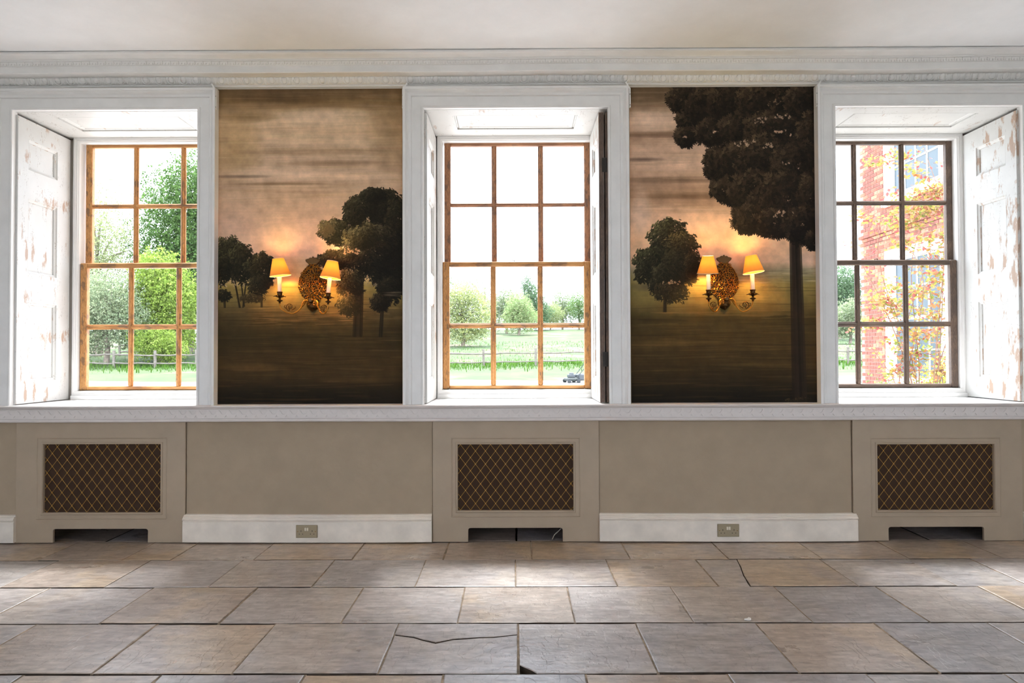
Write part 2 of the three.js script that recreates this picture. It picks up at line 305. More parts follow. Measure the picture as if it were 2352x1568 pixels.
// ------------------------------------------------------------------ floor of stone flags
{
  const f = group('floor'); struct(f, 'floor of worn stone flags');
  add(f, 'mortar_bed', box(XL, XR, -0.2, -0.03, -0.56, ZB), M.soil);
  const r = rng(77);
  function flag(pts, mat, h, name = 'flagstone') {
    // pts: corners (x, z) in order; edges get small irregularities, top edge worn round
    const out = [];
    for (let i = 0; i < pts.length; i++) {
      const a = pts[i], b = pts[(i + 1) % pts.length], len = Math.hypot(b[0] - a[0], b[1] - a[1]), n = Math.max(1, Math.round(len / 0.075));
      for (let k = 0; k < n; k++) { const t = k / n, j = k ? (r() - 0.5) * 0.0035 : 0; out.push([lerp(a[0], b[0], t) - (b[1] - a[1]) / len * j, lerp(a[1], b[1], t) + (b[0] - a[0]) / len * j]); }
    }
    const P = out.map((q) => new THREE.Vector2(q[0], q[1])); if (THREE.ShapeUtils.area(P) < 0) P.reverse();
    const c = P.reduce((s, q) => s.add(q), new THREE.Vector2()).multiplyScalar(1 / P.length), T = [], n = P.length;
    const tx = (r() - 0.5) * 0.003, tz = (r() - 0.5) * 0.003, top = (q) => h + (q.x - c.x) * tx + (q.y - c.y) * tz;
    const rings = [0, 1, 2].map((k) => P.map((q, i) => {
      const pr = P[(i + n - 1) % n], nx = P[(i + 1) % n], d = nx.clone().sub(pr).normalize(), ins = [0.0, 0.001, 0.005][k] + (k === 2 ? r() * 0.002 : 0);
      const v = new THREE.Vector2(q.x - d.y * ins, q.y + d.x * ins); return [v.x, top(q) - [0.05, 0.002, 0][k], v.y];
    }));
    for (let k = 0; k < 2; k++) for (let i = 0; i < n; i++) { const a = rings[k][i], b = rings[k][(i + 1) % n], e = rings[k + 1][(i + 1) % n], g = rings[k + 1][i]; T.push(...a, ...e, ...b, ...a, ...g, ...e); }
    for (const [i, j, k] of THREE.ShapeUtils.triangulateShape(rings[2].map((q) => new THREE.Vector2(q[0], q[2])), [])) T.push(...rings[2][i], ...rings[2][k], ...rings[2][j]);
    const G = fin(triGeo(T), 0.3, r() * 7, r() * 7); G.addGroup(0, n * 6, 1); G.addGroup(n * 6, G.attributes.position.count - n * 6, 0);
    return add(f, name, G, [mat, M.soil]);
  }
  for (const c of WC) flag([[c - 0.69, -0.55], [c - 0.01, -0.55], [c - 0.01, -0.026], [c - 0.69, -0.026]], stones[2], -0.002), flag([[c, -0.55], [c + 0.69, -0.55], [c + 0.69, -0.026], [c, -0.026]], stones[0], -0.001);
  const rows = [
    [0.0, 0.41, [-3.6, -3.01, -2.48, -2.175, -1.65, -1.03, -0.455, 0.105, 0.72, 1.34, 1.925, 2.47, 3.06]],
    [0.41, 0.91, [-3.45, -2.87, -2.29, -1.71, -1.135, -0.56, 0, 0.565, 1.125, 1.9, 2.44, 2.84, 3.4]],
    [0.91, 1.42, [-3.2, -2.585, -2.005, -1.43, -0.84, -0.28, 0.285, 0.855, 1.425, 1.985, 2.55, 3.1]],
    [1.42, 1.94, [-2.87, -2.3, -1.72, -1.15, -0.56, 0.01, 0.575, 1.145, 1.71, 2.25, 2.82]],
    [1.94, 2.46, [-2.57, -1.99, -1.43, -0.85, -0.29, 0.28, 0.85, 1.405, 1.96, 2.5]],
  ];
  for (let z = 2.46; z < ZB; z += 0.52) rows.push([z, Math.min(z + 0.52, ZB), [0.29 * (rows.length % 2) - 2.6, 0.29 * (rows.length % 2) - 2.0]]);
  rows.forEach(([z0, z1, xs], ri) => {
    const all = [...xs]; while (all[0] > XL) all.unshift(Math.max(XL, all[0] - 0.5 - r() * 0.14)); while (all[all.length - 1] < XR) all.push(Math.min(XR, all[all.length - 1] + 0.5 + r() * 0.14));
    const gz = [0.004, 0.006, 0.009, 0.012, 0.009, 0.006][Math.min(ri, 5)];
    for (let i = 0; i + 1 < all.length; i++) {
      const a = all[i], b = all[i + 1]; if (b - a < 0.05) continue;
      const g = 0.0008 + r() * 0.0014, h = (r() - 0.5) * 0.004, z0g = z0 + (ri ? gz * (0.4 + r() * 0.5) : -0.02), z1g = z1 - gz * (0.4 + r() * 0.5), mat = stones[ri ? Math.floor(r() * 3) : 2];  // wall row all warm stone: warm bounced light put into its colour
      const sk = () => (r() - 0.5) * 0.0015;
      if (i) add(f, 'mortar_joint', box(a - 0.006, a + 0.006, -0.03, -0.0022, z0 + 0.004, z1 - 0.004), M.mortar);
      if (ri === 3 && Math.abs(a + 0.56) < 0.01) {                       // the flag broken across, with a corner gone
        flag([[a + g, z0g], [b - g, z0g], [b - g, 1.556], [-0.10, 1.583], [-0.168, 1.586], [-0.285, 1.605], [-0.359, 1.641], [-0.42, 1.612], [-0.466, 1.581], [a + g, 1.556]], mat, h);
        flag([[a + g, 1.5575], [-0.466, 1.5855], [-0.42, 1.6165], [-0.359, 1.6475], [-0.285, 1.609], [-0.168, 1.589], [-0.10, 1.5855], [b - g, 1.558], [b - g, z1g], [a + g, z1g]], mat, h - 0.003);
      } else if (ri === 3 && Math.abs(a - 0.01) < 0.01) {
        flag([[a + g, z0g], [b - g, z0g], [b - g, z1g], [0.085, z1g], [0.062, 1.905], [0.03, 1.875], [a + g, 1.855]], mat, h);
      } else if (ri === 1 && Math.abs(a - 1.125) < 0.01) {
        flag([[a + g, z0g], [1.385, z0g], [1.36, 0.56], [1.325, 0.72], [1.30, z1g], [a + g, z1g]], stones[0], h - 0.003);
        flag([[1.388, z0g], [b - g, z0g], [b - g, z1g], [1.3035, z1g], [1.3285, 0.72], [1.3635, 0.56]], stones[2], h);
      } else if (ri === 1 && Math.abs(a - 1.9) < 0.01) {
        flag([[a + g, z0g + 0.03], [2.2, z0g + 0.045], [2.46, 0.52], [b - g, z1g], [a + g, z1g]], mat, h);
        flag([[a + g, z0g], [b - g, z0g], [2.465, 0.5], [2.2, z0g + 0.036], [a + g, z0g + 0.024]], stones[1], h - 0.002);
      } else flag([[a + g + sk(), z0g], [b - g + sk(), z0g], [b - g + sk(), z1g], [a + g + sk(), z1g]], mat, h);
    }
  });
}

// ------------------------------------------------------------------ windows
M.glass = new THREE.MeshPhysicalMaterial({ color: '#ffffff', transmission: 1, roughness: 0.0, thickness: 0, ior: 1.45 });
M.brass = new THREE.MeshStandardMaterial({ color: '#8a6a3a', metalness: 0.9, roughness: 0.4 });
M.iron = new THREE.MeshStandardMaterial({ color: '#3b3734', metalness: 0.5, roughness: 0.6 });
const SY = [2.952, 2.917, 2.476, 2.441, 2.011, 1.971, 1.531, 1.491, 1.047, 1.016];
function sash(parent, name, c, hw, y, z, t, wv, bars, stile) {
  // y: [bottom, bottom rail top, bar low, bar high, top rail low, top]
  const s = group(name, parent), b = 0.0205;
  const [y0, y1, y2, y3, y4, y5] = y, f = (x0, x1, a, d) => cham(x0, x1, a, d, z - t, z, 0.006);
  add(s, 'stile', f(c - hw, c - hw + stile, y0, y5), wv.y); add(s, 'stile', f(c + hw - stile, c + hw, y0, y5), wv.y);
  add(s, 'rail', f(c - hw + stile, c + hw - stile, y0, y1), wv.x); add(s, 'rail', f(c - hw + stile, c + hw - stile, y4, y5), wv.x);
  for (const x of bars) add(s, 'glazing_bar', fin(mergeGeometries([rawCham(x - b, x + b, y1, y4, z - t * 0.75, z - t * 0.35, 0.005), rawCham(x - b * 0.45, x + b * 0.45, y1, y4, z - t * 0.5, z - 0.004, 0.003)]), 0.3), wv.y);
  add(s, 'glazing_bar', fin(mergeGeometries([rawCham(c - hw + stile, c + hw - stile, y2, y3, z - t * 0.74, z - t * 0.34, 0.005), rawCham(c - hw + stile, c + hw - stile, (y2 + y3) / 2 - 0.009, (y2 + y3) / 2 + 0.009, z - t * 0.5, z - 0.005, 0.003)]), 0.3), wv.x);
  const xs = [c - hw + stile, ...bars, c + hw - stile];
  for (const [a, d] of [[y1, y2], [y3, y4]]) for (let i = 0; i < 3; i++) {
    const x0 = xs[i] + (i ? b * 0.5 : -0.003), x1 = xs[i + 1] - (i < 2 ? b * 0.5 : -0.003), p = new THREE.PlaneGeometry(x1 - x0, d - a + 0.006);
    p.translate((x0 + x1) / 2, (a + d) / 2, z - t * 0.6); add(s, 'pane', p, M.glass);
  }
  return s;
}
const archProf = [[0, -0.02], [0, 0.03], [0.004, 0.034], [0.013, 0.034], [0.017, 0.03], [0.017, 0.024], [0.02, 0.024], [0.08, 0.027], [0.083, 0.031], [0.086, 0.036], [0.094, 0.036], [0.104, 0.041], [0.112, 0.05], [0.117, 0.058], [0.121, 0.06], [0.121, 0.067], [0.138, 0.068], [0.138, 0]];
const wins = WC.map((c, i) => {
  const w = group('window_' + (i + 1)); struct(w, ['left sash window with light oak bars and open shutters', 'centre sash window with oak bars and open shutters', 'right sash window with dark weathered bars'][i]); 
  const hw = [0.643, 0.638, 0.643][i];
  add(w, 'architrave', frame(c - hw, c + hw, 0.944, 2.99, archProf, true), M.white);
  // soffit with sunk panel
  const so = rectShape(c - 0.70, c + 0.70, -0.605, 0.0); so.holes.push(rectHole(c - 0.44, c + 0.44, -0.42, -0.12));
  const sg = rawExtrude(so, 0.014); sg.rotateX(Math.PI / 2); sg.translate(0, 3.0025, 0);
  const rg = rawFrame(c - 0.40, c + 0.40, -0.385, -0.155, [[0.042, 0.016], [0.04, 0.004], [0.032, 0.002], [0.022, 0.010], [0.012, 0.008], [0, 0.002]]); rg.rotateX(Math.PI / 2); rg.translate(0, 3.004, 0);
  add(w, 'soffit', fin(sg), M.soffit); add(w, 'soffit_panel', box(c - 0.43, c + 0.43, 3.0012, 3.0036, -0.41, -0.13), M.soffit); add(w, 'soffit_moulding', fin(rg), M.soffit);
  add(w, 'sill_board', cham(c - 0.70, c + 0.70, 0.92, 0.945, -0.6, -0.002, 0.003), M.white);
  // white box frame
  const fc = [-2.823, 0.018, 2.868][i], fh = 0.58;
  add(w, 'box_frame', fin(mergeGeometries([rawFrame(fc - fh, fc + fh, 1.014, 2.955, [[0, -0.70], [0, -0.585], [0.006, -0.583], [0.010, -0.576], [0.02, -0.576], [0.024, -0.57], [0.038, -0.57], [0.04, -0.60], [0.06, -0.60]]), rawCham(fc - fh - 0.04, fc + fh + 0.04, 0.944, 0.978, -0.66, -0.555, 0.003), rawCham(fc - fh - 0.036, fc + fh + 0.036, 0.978, 1.014, -0.70, -0.575, 0.004)]), 0.5), M.white);
  const [lo, up] = [[oak, oak], [oak, oakBacklit], [oakDark, oakDark]][i], sp = [0.376, 0.368, 0.376][i], sc = [-2.822, 0.017, 2.868][i];
  sash(w, 'lower_sash', sc, 0.578, [1.015, 1.047, 1.491, 1.531, 1.971, 2.011], -0.598, 0.045, lo, [sc - sp / 2, sc + sp / 2], 0.052);
  const uc = sc + 0.008;
  sash(w, 'upper_sash', uc, 0.578, [1.985, 2.02, 2.452, 2.488, 2.932, 2.968], -0.646, 0.045, up, [uc - sp / 2, uc + sp / 2], 0.05);
  // slotted vent in the sill
  const v = [rawBox(c - 0.48, c + 0.48, 0.9445, 0.9458, -0.112, -0.076)];
  add(w, 'vent_slot', join(v), M.iron);
  const vb = []; for (let k = 0; k <= 64; k++) { const x = c - 0.48 + k * 0.015; vb.push(rawBox(x - 0.002, x + 0.002, 0.9448, 0.9472, -0.112, -0.076)); }
  add(w, 'vent_bars', join(vb), M.white).userData.kind = 'stuff';
  if (i) {
    const L = group('sash_lock', w), x = 0; L.position.set([0, -0.01, 2.83][i], 2.011 * 0.5, -0.31); L.scale.setScalar(0.5);
    add(L, 'plate', cham(x - 0.028, x + 0.028, 2.011, 2.015, -0.645, -0.61, 0.001), M.iron); add(L, 'lever', fin(mergeGeometries([rawTube([[x - 0.015, 2.014, -0.63], [x - 0.018, 2.03, -0.625], [x - 0.005, 2.034, -0.615], [x + 0.02, 2.022, -0.61]], 0.005, 10, 6), rawLathe([[0, 0], [0.005, 0.001], [0.004, 0.022], [0.007, 0.026], [0, 0.032]], 8).translate(x + 0.022, 2.014, -0.625)]), 0.9), M.iron);
  }
  return w;
});

REAR_FILL.forEach(([c, h, y0, y1], i) => {                                // unseen windows behind the viewer, added to fill the room with light
  const w = group('window_' + (i + 4)); struct(w, 'unseen sash window added opposite the murals to light the room'); const m = (y0 + y1) / 2, z = ZB + 0.16, L = { x: M.white, y: M.white };
  add(w, 'box_frame', frame(c - h + 0.03, c + h - 0.03, y0 + 0.03, y1 - 0.03, [[0.03, z + 0.03], [0.03, z - 0.08], [0, z - 0.08], [0, z + 0.03]]), M.white);
  sash(w, 'lower_sash', c, h - 0.03, [y0 + 0.03, y0 + 0.08, (y0 + m) / 2 - 0.018, (y0 + m) / 2 + 0.018, m - 0.02, m + 0.02], z - 0.02, 0.04, L, [c - h * 0.32, c + h * 0.32], 0.045);
  sash(w, 'upper_sash', c, h - 0.03, [m - 0.02, m + 0.02, (y1 + m) / 2 - 0.018, (y1 + m) / 2 + 0.018, y1 - 0.07, y1 - 0.03], z + 0.03, 0.04, L, [c - h * 0.32, c + h * 0.32], 0.045);
});

// ------------------------------------------------------------------ folding shutters
const PAN = [[2.615, 2.83], [1.875, 2.405], [1.105, 1.668]];
function leafGeo(w, flip) {                                          // a leaf in its own plane: u along depth 0..w, y; faces +z
  const s = rectShape(0, w, 0.952, 2.968), p0 = 0.105, p1 = w - 0.15;
  for (const [a, b] of PAN) s.holes.push(rectHole(p0, p1, a, b));
  const body = [rawExtrude(s, 0.032, 0.0015)], panels = [];
  for (const [a, b] of PAN) {
    const ring = rawFrame(p0 + 0.03, p1 - 0.03, a + 0.03, b - 0.03, [[0.031, 0.034], [0.028, 0.03], [0.018, 0.024], [0.012, 0.022], [0.010, 0.015], [0, 0.014]]);
    panels.push(fin(mergeGeometries([ring, rawBox(p0 - 0.005, p1 + 0.005, a - 0.005, b + 0.005, 0.002, 0.0145)]), 0.4));
  }
  return { body: fin(mergeGeometries(body), 0.4), panels };
}
const LEAF = leafGeo(0.56);
function shutter(x, side, label, mat, opt = {}) {                    // side -1: stands at the left jamb and faces right
  const s = group('window_shutter'); s.position.set(x, 0, -0.01);
  s.rotation.y = side < 0 ? Math.PI / 2 : -Math.PI / 2;
  // plane: u -> along -z for the left jamb; mirrored for the right one
  const inner = (name, g, m) => { const gg = g.clone(); if (side > 0) { gg.scale(-1, 1, 1); gg.translate(0, 0, 0); const p = gg.attributes.position.array, n = gg.attributes.normal.array, t = gg.attributes.uv.array; for (let i = 0; i < p.length; i += 9) { for (let k = 0; k < 3; k++) { [p[i + 3 + k], p[i + 6 + k]] = [p[i + 6 + k], p[i + 3 + k]]; [n[i + 3 + k], n[i + 6 + k]] = [n[i + 6 + k], n[i + 3 + k]]; } const j = i / 9 * 6; for (let k = 0; k < 2; k++) [t[j + 2 + k], t[j + 4 + k]] = [t[j + 4 + k], t[j + 2 + k]]; } } const o = add(s, name, gg, m); o.position.z = -0.034; return o; };
  inner('leaf', LEAF.body, mat); LEAF.panels.forEach((p) => inner('panel', p, mat));
  tag(s, label, 'shutter', 'folded window shutters');
  return s;
}
shutter(WC[0] - 0.628, -1, 'peeling white panelled shutter on the left jamb of the left window', M.oldA);
shutter(WC[1] - 0.618, -1, 'white panelled shutter seen edge-on at the left jamb of the centre window', M.oldC);
shutter(WC[2] + 0.625, 1, 'badly flaking white panelled shutter at the right edge of the right window', M.oldB);
{
  const s = shutter(WC[1] + 0.578, 1, 'folded shutter with bare dark wood edges at the right jamb of the centre window', M.oldB);
  const e = (a, b) => { const g = cham(-0.001, 0.006, 0.952, 2.968, a, b, 0.001); return add(s, 'wood_edge', g, oakDark.y, 'bare dark wood edge of the leaf'); };
  e(-0.034, 0.0); s.children[s.children.length - 1].position.x = -0.003;
  const back = add(s, 'back_leaf', box(-0.55, 0.003, 0.952, 2.968, -0.066, -0.044), oakDark.y, 'bare dark rear leaf');
  for (const y of [1.25, 2.6]) add(s, 'hinge', fin(mergeGeometries([rawCham(0.002, 0.006, y - 0.05, y + 0.05, -0.056, -0.02, 0.001), moved(rawLathe([[0, -0.04], [0.005, -0.04], [0.005, 0.04], [0, 0.04]], 8), 0.006, y, -0.039)]), 0.6), M.iron);
}
for (const [x, s] of [[WC[0] + 0.628, 1], [WC[2] - 0.628, -1]]) {      // plain panelled linings on the jambs turned away from the camera
  const w = wins[s > 0 ? 0 : 2], g = LEAF.body.clone(); g.rotateY(s < 0 ? Math.PI / 2 : -Math.PI / 2); if (s > 0) g.translate(0, 0, -0.57); 
  g.translate(x + (s < 0 ? -0.034 : 0.034), 0, s < 0 ? -0.01 : -0.01); add(w, 'jamb_lining', g, M.oldC);
  add(w, 'jamb_backing', box(x + (s < 0 ? -0.033 : 0.018), x + (s < 0 ? -0.018 : 0.033), 0.952, 2.968, -0.57, -0.01), M.oldC);
}
// small painted metal straps on the outer corners of the architraves
for (const [x, s, lab] of [[WC[0] + 0.781, 1, 'right corner of the left window architrave'], [WC[1] - 0.776, -1, 'left corner of the centre window architrave'], [WC[1] + 0.786, 1, 'right corner of the centre window architrave'], [WC[2] - 0.781, -1, 'left corner of the right window architrave']]) {
  const b = group('curtain_bracket'); b.position.set(x, 3.05, 0.052);
  add(b, 'strap', cham(-0.005, 0.005, -0.07, 0.06, -0.012, 0.006, 0.0015), M.white);
  const hk = rawCham(-0.0055, 0.0055, -0.003, 0.055, -0.006, 0.006, 0.0015); hk.rotateZ(s * 0.55); add(b, 'hook_end', fin(hk.translate(0, 0.058, 0)), M.white);
  for (const y of [-0.055, 0.02]) { const sc = add(b, 'screw', fin(moved(rawLathe([[0, 0.002], [0.003, 0.0015], [0.003, -0.002], [0, -0.002]], 8), 0, y, 0.007, Math.PI / 2)), M.iron); }
  tag(b, 'small white painted metal strap on the ' + lab, 'bracket', 'curtain brackets');
}

// ------------------------------------------------------------------ radiator covers
M.wire = new THREE.MeshStandardMaterial({ color: '#c79a4c', metalness: 0.75, roughness: 0.42 });
M.backing = new THREE.MeshStandardMaterial({ color: '#3c2a1d', roughness: 0.95, bumpMap: bumpPaint, bumpScale: 0.001 });
function cover(x0, x1, gx0, gx1, gy0, gy1, fx0, fx1, label) {
  const c = group('radiator_cover'), s = new THREE.Shape(), r = 0.02, fy = 0.1;
  c.position.set((x0 + x1) / 2, 0, 0); const o = -(x0 + x1) / 2;
  s.moveTo(x0 + o, 0.006).lineTo(fx0 + o, 0.006).lineTo(fx0 + o, fy - r).quadraticCurveTo(fx0 + o, fy, fx0 + o + r, fy).lineTo(fx1 + o - r, fy).quadraticCurveTo(fx1 + o, fy, fx1 + o, fy - r).lineTo(fx1 + o, 0.006).lineTo(x1 + o, 0.006).lineTo(x1 + o, 0.829).lineTo(x0 + o, 0.829).closePath();
  s.holes.push(rectHole(gx0 + o, gx1 + o, gy0, gy1));
  add(c, 'board', fin(rawExtrude(s, 0.016, 0.0012, 0.008), 0.3), M.cover);
  add(c, 'moulding', frame(gx0 + o, gx1 + o, gy0, gy1, [[0, 0.004], [0, 0.028], [0.003, 0.032], [0.010, 0.032], [0.014, 0.027], [0.017, 0.021], [0.034, 0.021], [0.037, 0.0258], [0.041, 0.0285], [0.045, 0.0262], [0.046, 0.0245]]), M.cover);
  const g = group('grille', c);
  add(g, 'backing', box(gx0 + o - 0.01, gx1 + o + 0.01, gy0 - 0.01, gy1 + 0.01, -0.004, 0.002), M.backing);
  const A = 0.0345, B = 0.045, k = B / A, w = gx1 - gx0, h = gy1 - gy0, ox = gx0 + o + 0.5 * A;
  for (const sg of [1, -1]) for (let i = -30; i < 60; i++) {
    // line y = sg * k * (x - i * 2A)
    const xa = sg > 0 ? i * 2 * A : i * 2 * A, pts = [];
    const X = (y) => xa + sg * y / k; let a = 0, b = h;
    const lo = -0.5 * A, hi = w - 0.5 * A; let y0 = 0, y1 = h;
    const yl = sg * k * (lo - xa), yh = sg * k * (hi - xa); y0 = Math.max(0, Math.min(yl, yh)); y1 = Math.min(h, Math.max(yl, yh));
    if (y1 - y0 < 0.004) continue;
    const p = new THREE.Vector3(ox + X(y0), gy0 + y0, 0.009 + sg * 0.0008), q = new THREE.Vector3(ox + X(y1), gy0 + y1, 0.009 + sg * 0.0008), L = p.distanceTo(q);
    const cy = new THREE.CylinderGeometry(0.0014, 0.0014, L, 5, 1); cy.applyMatrix4(new THREE.Matrix4().compose(p.clone().add(q).multiplyScalar(0.5), new THREE.Quaternion().setFromUnitVectors(new THREE.Vector3(0, 1, 0), q.clone().sub(p).normalize()), new THREE.Vector3(1, 1, 1)));
    add(g, 'wire', cy, M.wire);
  }
  const ros = []; const rg = rawLathe([[0, 0.003], [0.003, 0.0024], [0.0045, 0], [0, 0]], 8); rg.rotateX(Math.PI / 2);
  for (let i = 0; i * A < w; i++) for (let j = 0; j * B <= h; j++) if ((i + j) % 2 === 0 && i * A < w - 0.5 * A) ros.push(rg.clone().translate(ox + i * A, gy0 + j * B, 0.0095));
  add(g, 'rosettes', fin(mergeGeometries(ros), 0.8), M.wire).userData.kind = 'stuff';
  tag(c, label, 'radiator cover', 'radiator covers');
}
cover(-3.431, -2.267, -3.245, -2.435, 0.209, 0.679, -3.175, -2.52, 'cream radiator cover with brass lattice under the left window');
cover(-0.565, 0.574, -0.394, 0.399, 0.217, 0.67, -0.325, 0.325, 'cream radiator cover with brass lattice under the centre window');
cover(2.312, 3.464, 2.477, 3.275, 0.212, 0.662, 2.548, 3.2, 'cream radiator cover with brass lattice under the right window');

// ------------------------------------------------------------------ wall sockets in the skirting
M.plate = new THREE.MeshStandardMaterial({ color: '#9a8d74', metalness: 0.55, roughness: 0.5 });
M.switch = new THREE.MeshStandardMaterial({ color: '#d8cdb8', roughness: 0.4 });
for (const [x, lab] of [[-1.421, 'dull brass double socket in the skirting under the left mural'], [1.446, 'dull brass double socket in the skirting under the right mural']]) {
  const s = group('wall_socket'); s.position.set(x, 0.086, 0.05);
  add(s, 'plate', cham(-0.073, 0.073, -0.043, 0.043, 0, 0.008, 0.002), M.plate);
  for (const k of [-1, 1]) {
    add(s, 'switch', cham(k * 0.0075 - 0.006, k * 0.0075 + 0.006, 0.005, 0.026, 0.007, 0.0125, 0.001), M.switch);
    add(s, 'painted_pin_holes', fin(mergeGeometries([rawBox(k * 0.038 - 0.002, k * 0.038 + 0.002, -0.001, 0.008, 0.0075, 0.0083), rawBox(k * 0.038 - 0.0145, k * 0.038 - 0.0085, -0.019, -0.015, 0.0075, 0.0083), rawBox(k * 0.038 + 0.0085, k * 0.038 + 0.0145, -0.019, -0.015, 0.0075, 0.0083)])), M.dark);  // dark blocks: the shade of the holes is in their colour, nothing is recessed
    add(s, 'screw', fin(moved(rawLathe([[0, 0.001], [0.0035, 0.0008], [0.0035, 0], [0, 0]], 10), k * 0.06, 0, 0.008, Math.PI / 2)), M.brass);
  }
  tag(s, lab, 'wall socket', 'skirting sockets');
}

// ------------------------------------------------------------------ painted landscape panels between the windows
function mural(seed, paint) {
  const W = 900, H = 1517, cv = document.createElement('canvas'); cv.width = W; cv.height = H;
  const x = cv.getContext('2d'), r = rng(seed), U = (u) => (u - 33) / 862 * W, V = (v) => (v - 50) / 1453 * H, K = W / 862;
  const rgb = (c, a = 1, j = 0) => { const d = (r() - 0.5) * j; return `rgba(${Math.round(clamp(c[0] + d, 0, 255))},${Math.round(clamp(c[1] + d, 0, 255))},${Math.round(clamp(c[2] + d * 0.8, 0, 255))},${a})`; };
  const P = {
    x, r, U, V, K, rgb,
    wash(stops) { const g = x.createLinearGradient(0, 0, 0, H); for (const [v, c] of stops) g.addColorStop(clamp(V(v) / H, 0, 1), rgb(c)); x.fillStyle = g; x.fillRect(0, 0, W, H); },
    // long soft brush strokes, nearly level
    streaks(n, v0, v1, u0, u1, pick, a, len = [60, 260], th = [2, 9]) {
      for (let i = 0; i < n; i++) {
        const v = lerp(v0, v1, r()), u = lerp(u0, u1, r()), l = lerp(len[0], len[1], r()), t = lerp(th[0], th[1], r());
        x.fillStyle = rgb(pick(v, u), a * (0.4 + 0.6 * r()), 10); x.beginPath();
        x.ellipse(U(u), V(v), l * K / 2, t * K / 2, (r() - 0.5) * 0.06, 0, Math.PI * 2); x.fill();
      }
    },
    soft(u, v, ru, rv, c, a) {                                        // a soft patch of paint
      x.save(); x.translate(U(u), V(v)); x.scale(ru * K, rv * K); const g = x.createRadialGradient(0, 0, 0, 0, 0, 1); g.addColorStop(0, rgb(c, a)); g.addColorStop(0.6, rgb(c, a * 0.55)); g.addColorStop(1, rgb(c, 0)); x.fillStyle = g; x.fillRect(-1, -1, 2, 2); x.restore();
    },
    // foliage: dabs inside an ellipse, lit from its upper left
    crown(u, v, ru, rv, n, dark, light, size = 11, edge = 0.35, fan = false) {
      ru *= 1.12; rv *= 1.1;
      n = Math.round(n * (fan ? 2.2 : 2.6));
      for (let i = 0; i < n; i++) {
        const a = r() * Math.PI * 2, q = Math.sqrt(r()) * (0.94 + edge * 0.35 * Math.sin(a * 3 + u) * Math.sin(a * 5 + v) + (r() - 0.5) * edge * 0.8), du = Math.cos(a) * q, dv = Math.sin(a) * q;
        const lit = clamp(0.32 - 0.34 * du - 0.4 * dv + (r() - 0.5) * 0.55, 0, 1) * (i / n > 0.35 ? 1 : 0.15), c = dark.map((d, k) => lerp(d, light[k], lit * lit));
        const s = size * K * (0.28 + 0.5 * r()), px = U(u + du * ru), py = V(v + dv * rv);
        x.fillStyle = rgb(c, 0.55 + 0.4 * r(), 8); x.beginPath();
        if (fan) { const t = a + (r() - 0.5); for (let k = 0; k < 4; k++) { const w = t + (k - 1.5) * 0.55 + (r() - 0.5) * 0.3, e = s * (0.7 + 0.6 * r()); x.moveTo(px, py); x.ellipse(px + Math.cos(w) * e * 0.8, py + Math.sin(w) * e * 0.8, e * 0.8, e * 0.24, w, 0, Math.PI * 2); } }
        else x.ellipse(px, py, s * 1.1, s * 0.4, -0.9 + (r() - 0.5) * 1.6 + (du > 0 ? 1.4 : 0), 0, Math.PI * 2);
        x.fill();
      }
    },
    trunk(u0, v0, u1, v1, w0, w1, c) {
      for (let i = 0; i < 5; i++) { x.strokeStyle = rgb(c, 0.7, 14); x.lineCap = 'round'; const o = (i - 2) / 5;
        x.lineWidth = Math.max(1, K * (w0 + w1) / 2 * 0.45); x.beginPath(); x.moveTo(U(u0 + o * w0), V(v0)); x.quadraticCurveTo(U((u0 + u1) / 2 + o * (w0 + w1) / 2 + (r() - 0.5) * 6), V((v0 + v1) / 2), U(u1 + o * w1), V(v1)); x.stroke(); }
    },
    holes(u, v, ru, rv, n, c, s = 4) { for (let i = 0; i < n; i++) { x.fillStyle = rgb(c, 0.75, 12); x.beginPath(); const px = U(u + (r() - 0.5) * 2 * ru), py = V(v + (r() - 0.5) * 2 * rv), k = s * K * (0.4 + r()); x.moveTo(px, py); for (let j = 0; j < 6; j++) x.lineTo(px + Math.cos(j) * k * (0.5 + r()), py + Math.sin(j) * k * (0.5 + r())); x.fill(); } },
  };
  paint(P);
  const id = x.getImageData(0, 0, W, H), d = id.data, out = new Uint8Array(W * H * 4), n2 = fP, n3 = fQ;
  for (let j = 0; j < H; j++) for (let i = 0; i < W; i++) {             // canvas weave, grain and fine brush lines; brought up to the paint's own reflectance
    const s = (j * W + i) * 4, o = ((H - 1 - j) * W + i) * 4, k = (j % 512) * 512 + (i % 512), ln = n2[(((j * 4) % 512) * 512 + (i >> 3) % 512)];
    const g = 1 + (n2[k] - 0.5) * 0.22 + (n3[(k * 3) % 262144] - 0.5) * 0.16 + (ln - 0.5) * 0.04 + (r() - 0.5) * 0.05;
    for (let q = 0; q < 3; q++) out[o + q] = clamp(255 * Math.pow(lerp(d[s + q], (d[s] + d[s + 1] + d[s + 2]) / 3, 0.34) / 255, 1.25) * g * MURAL, 0, 255); out[o + 3] = 255;
  }
  const t = new THREE.DataTexture(out, W, H); t.colorSpace = THREE.SRGBColorSpace; t.magFilter = THREE.LinearFilter; t.minFilter = THREE.LinearMipmapLinearFilter; t.generateMipmaps = true; t.needsUpdate = true;
  return new THREE.MeshPhysicalMaterial({ map: t, roughness: 0.75, specularIntensity: 0.4, bumpMap: bumpPaint, bumpScale: 0.0008 });
}
const MURAL = 1.95;
function muralPanel(x0, x1, y0, y1, mat, label) {
  const g = group('landscape_mural'); g.position.set((x0 + x1) / 2, y0, 0);
  const w = x1 - x0, h = y1 - y0, p = new THREE.PlaneGeometry(w, h); p.translate(0, h / 2, 0.0065);
  add(g, 'painted_canvas', p, mat); add(g, 'panel_board', box(-w / 2, w / 2, 0, h, 0.0005, 0.006), M.frieze);
  tag(g, label, 'mural', 'landscape murals');
}
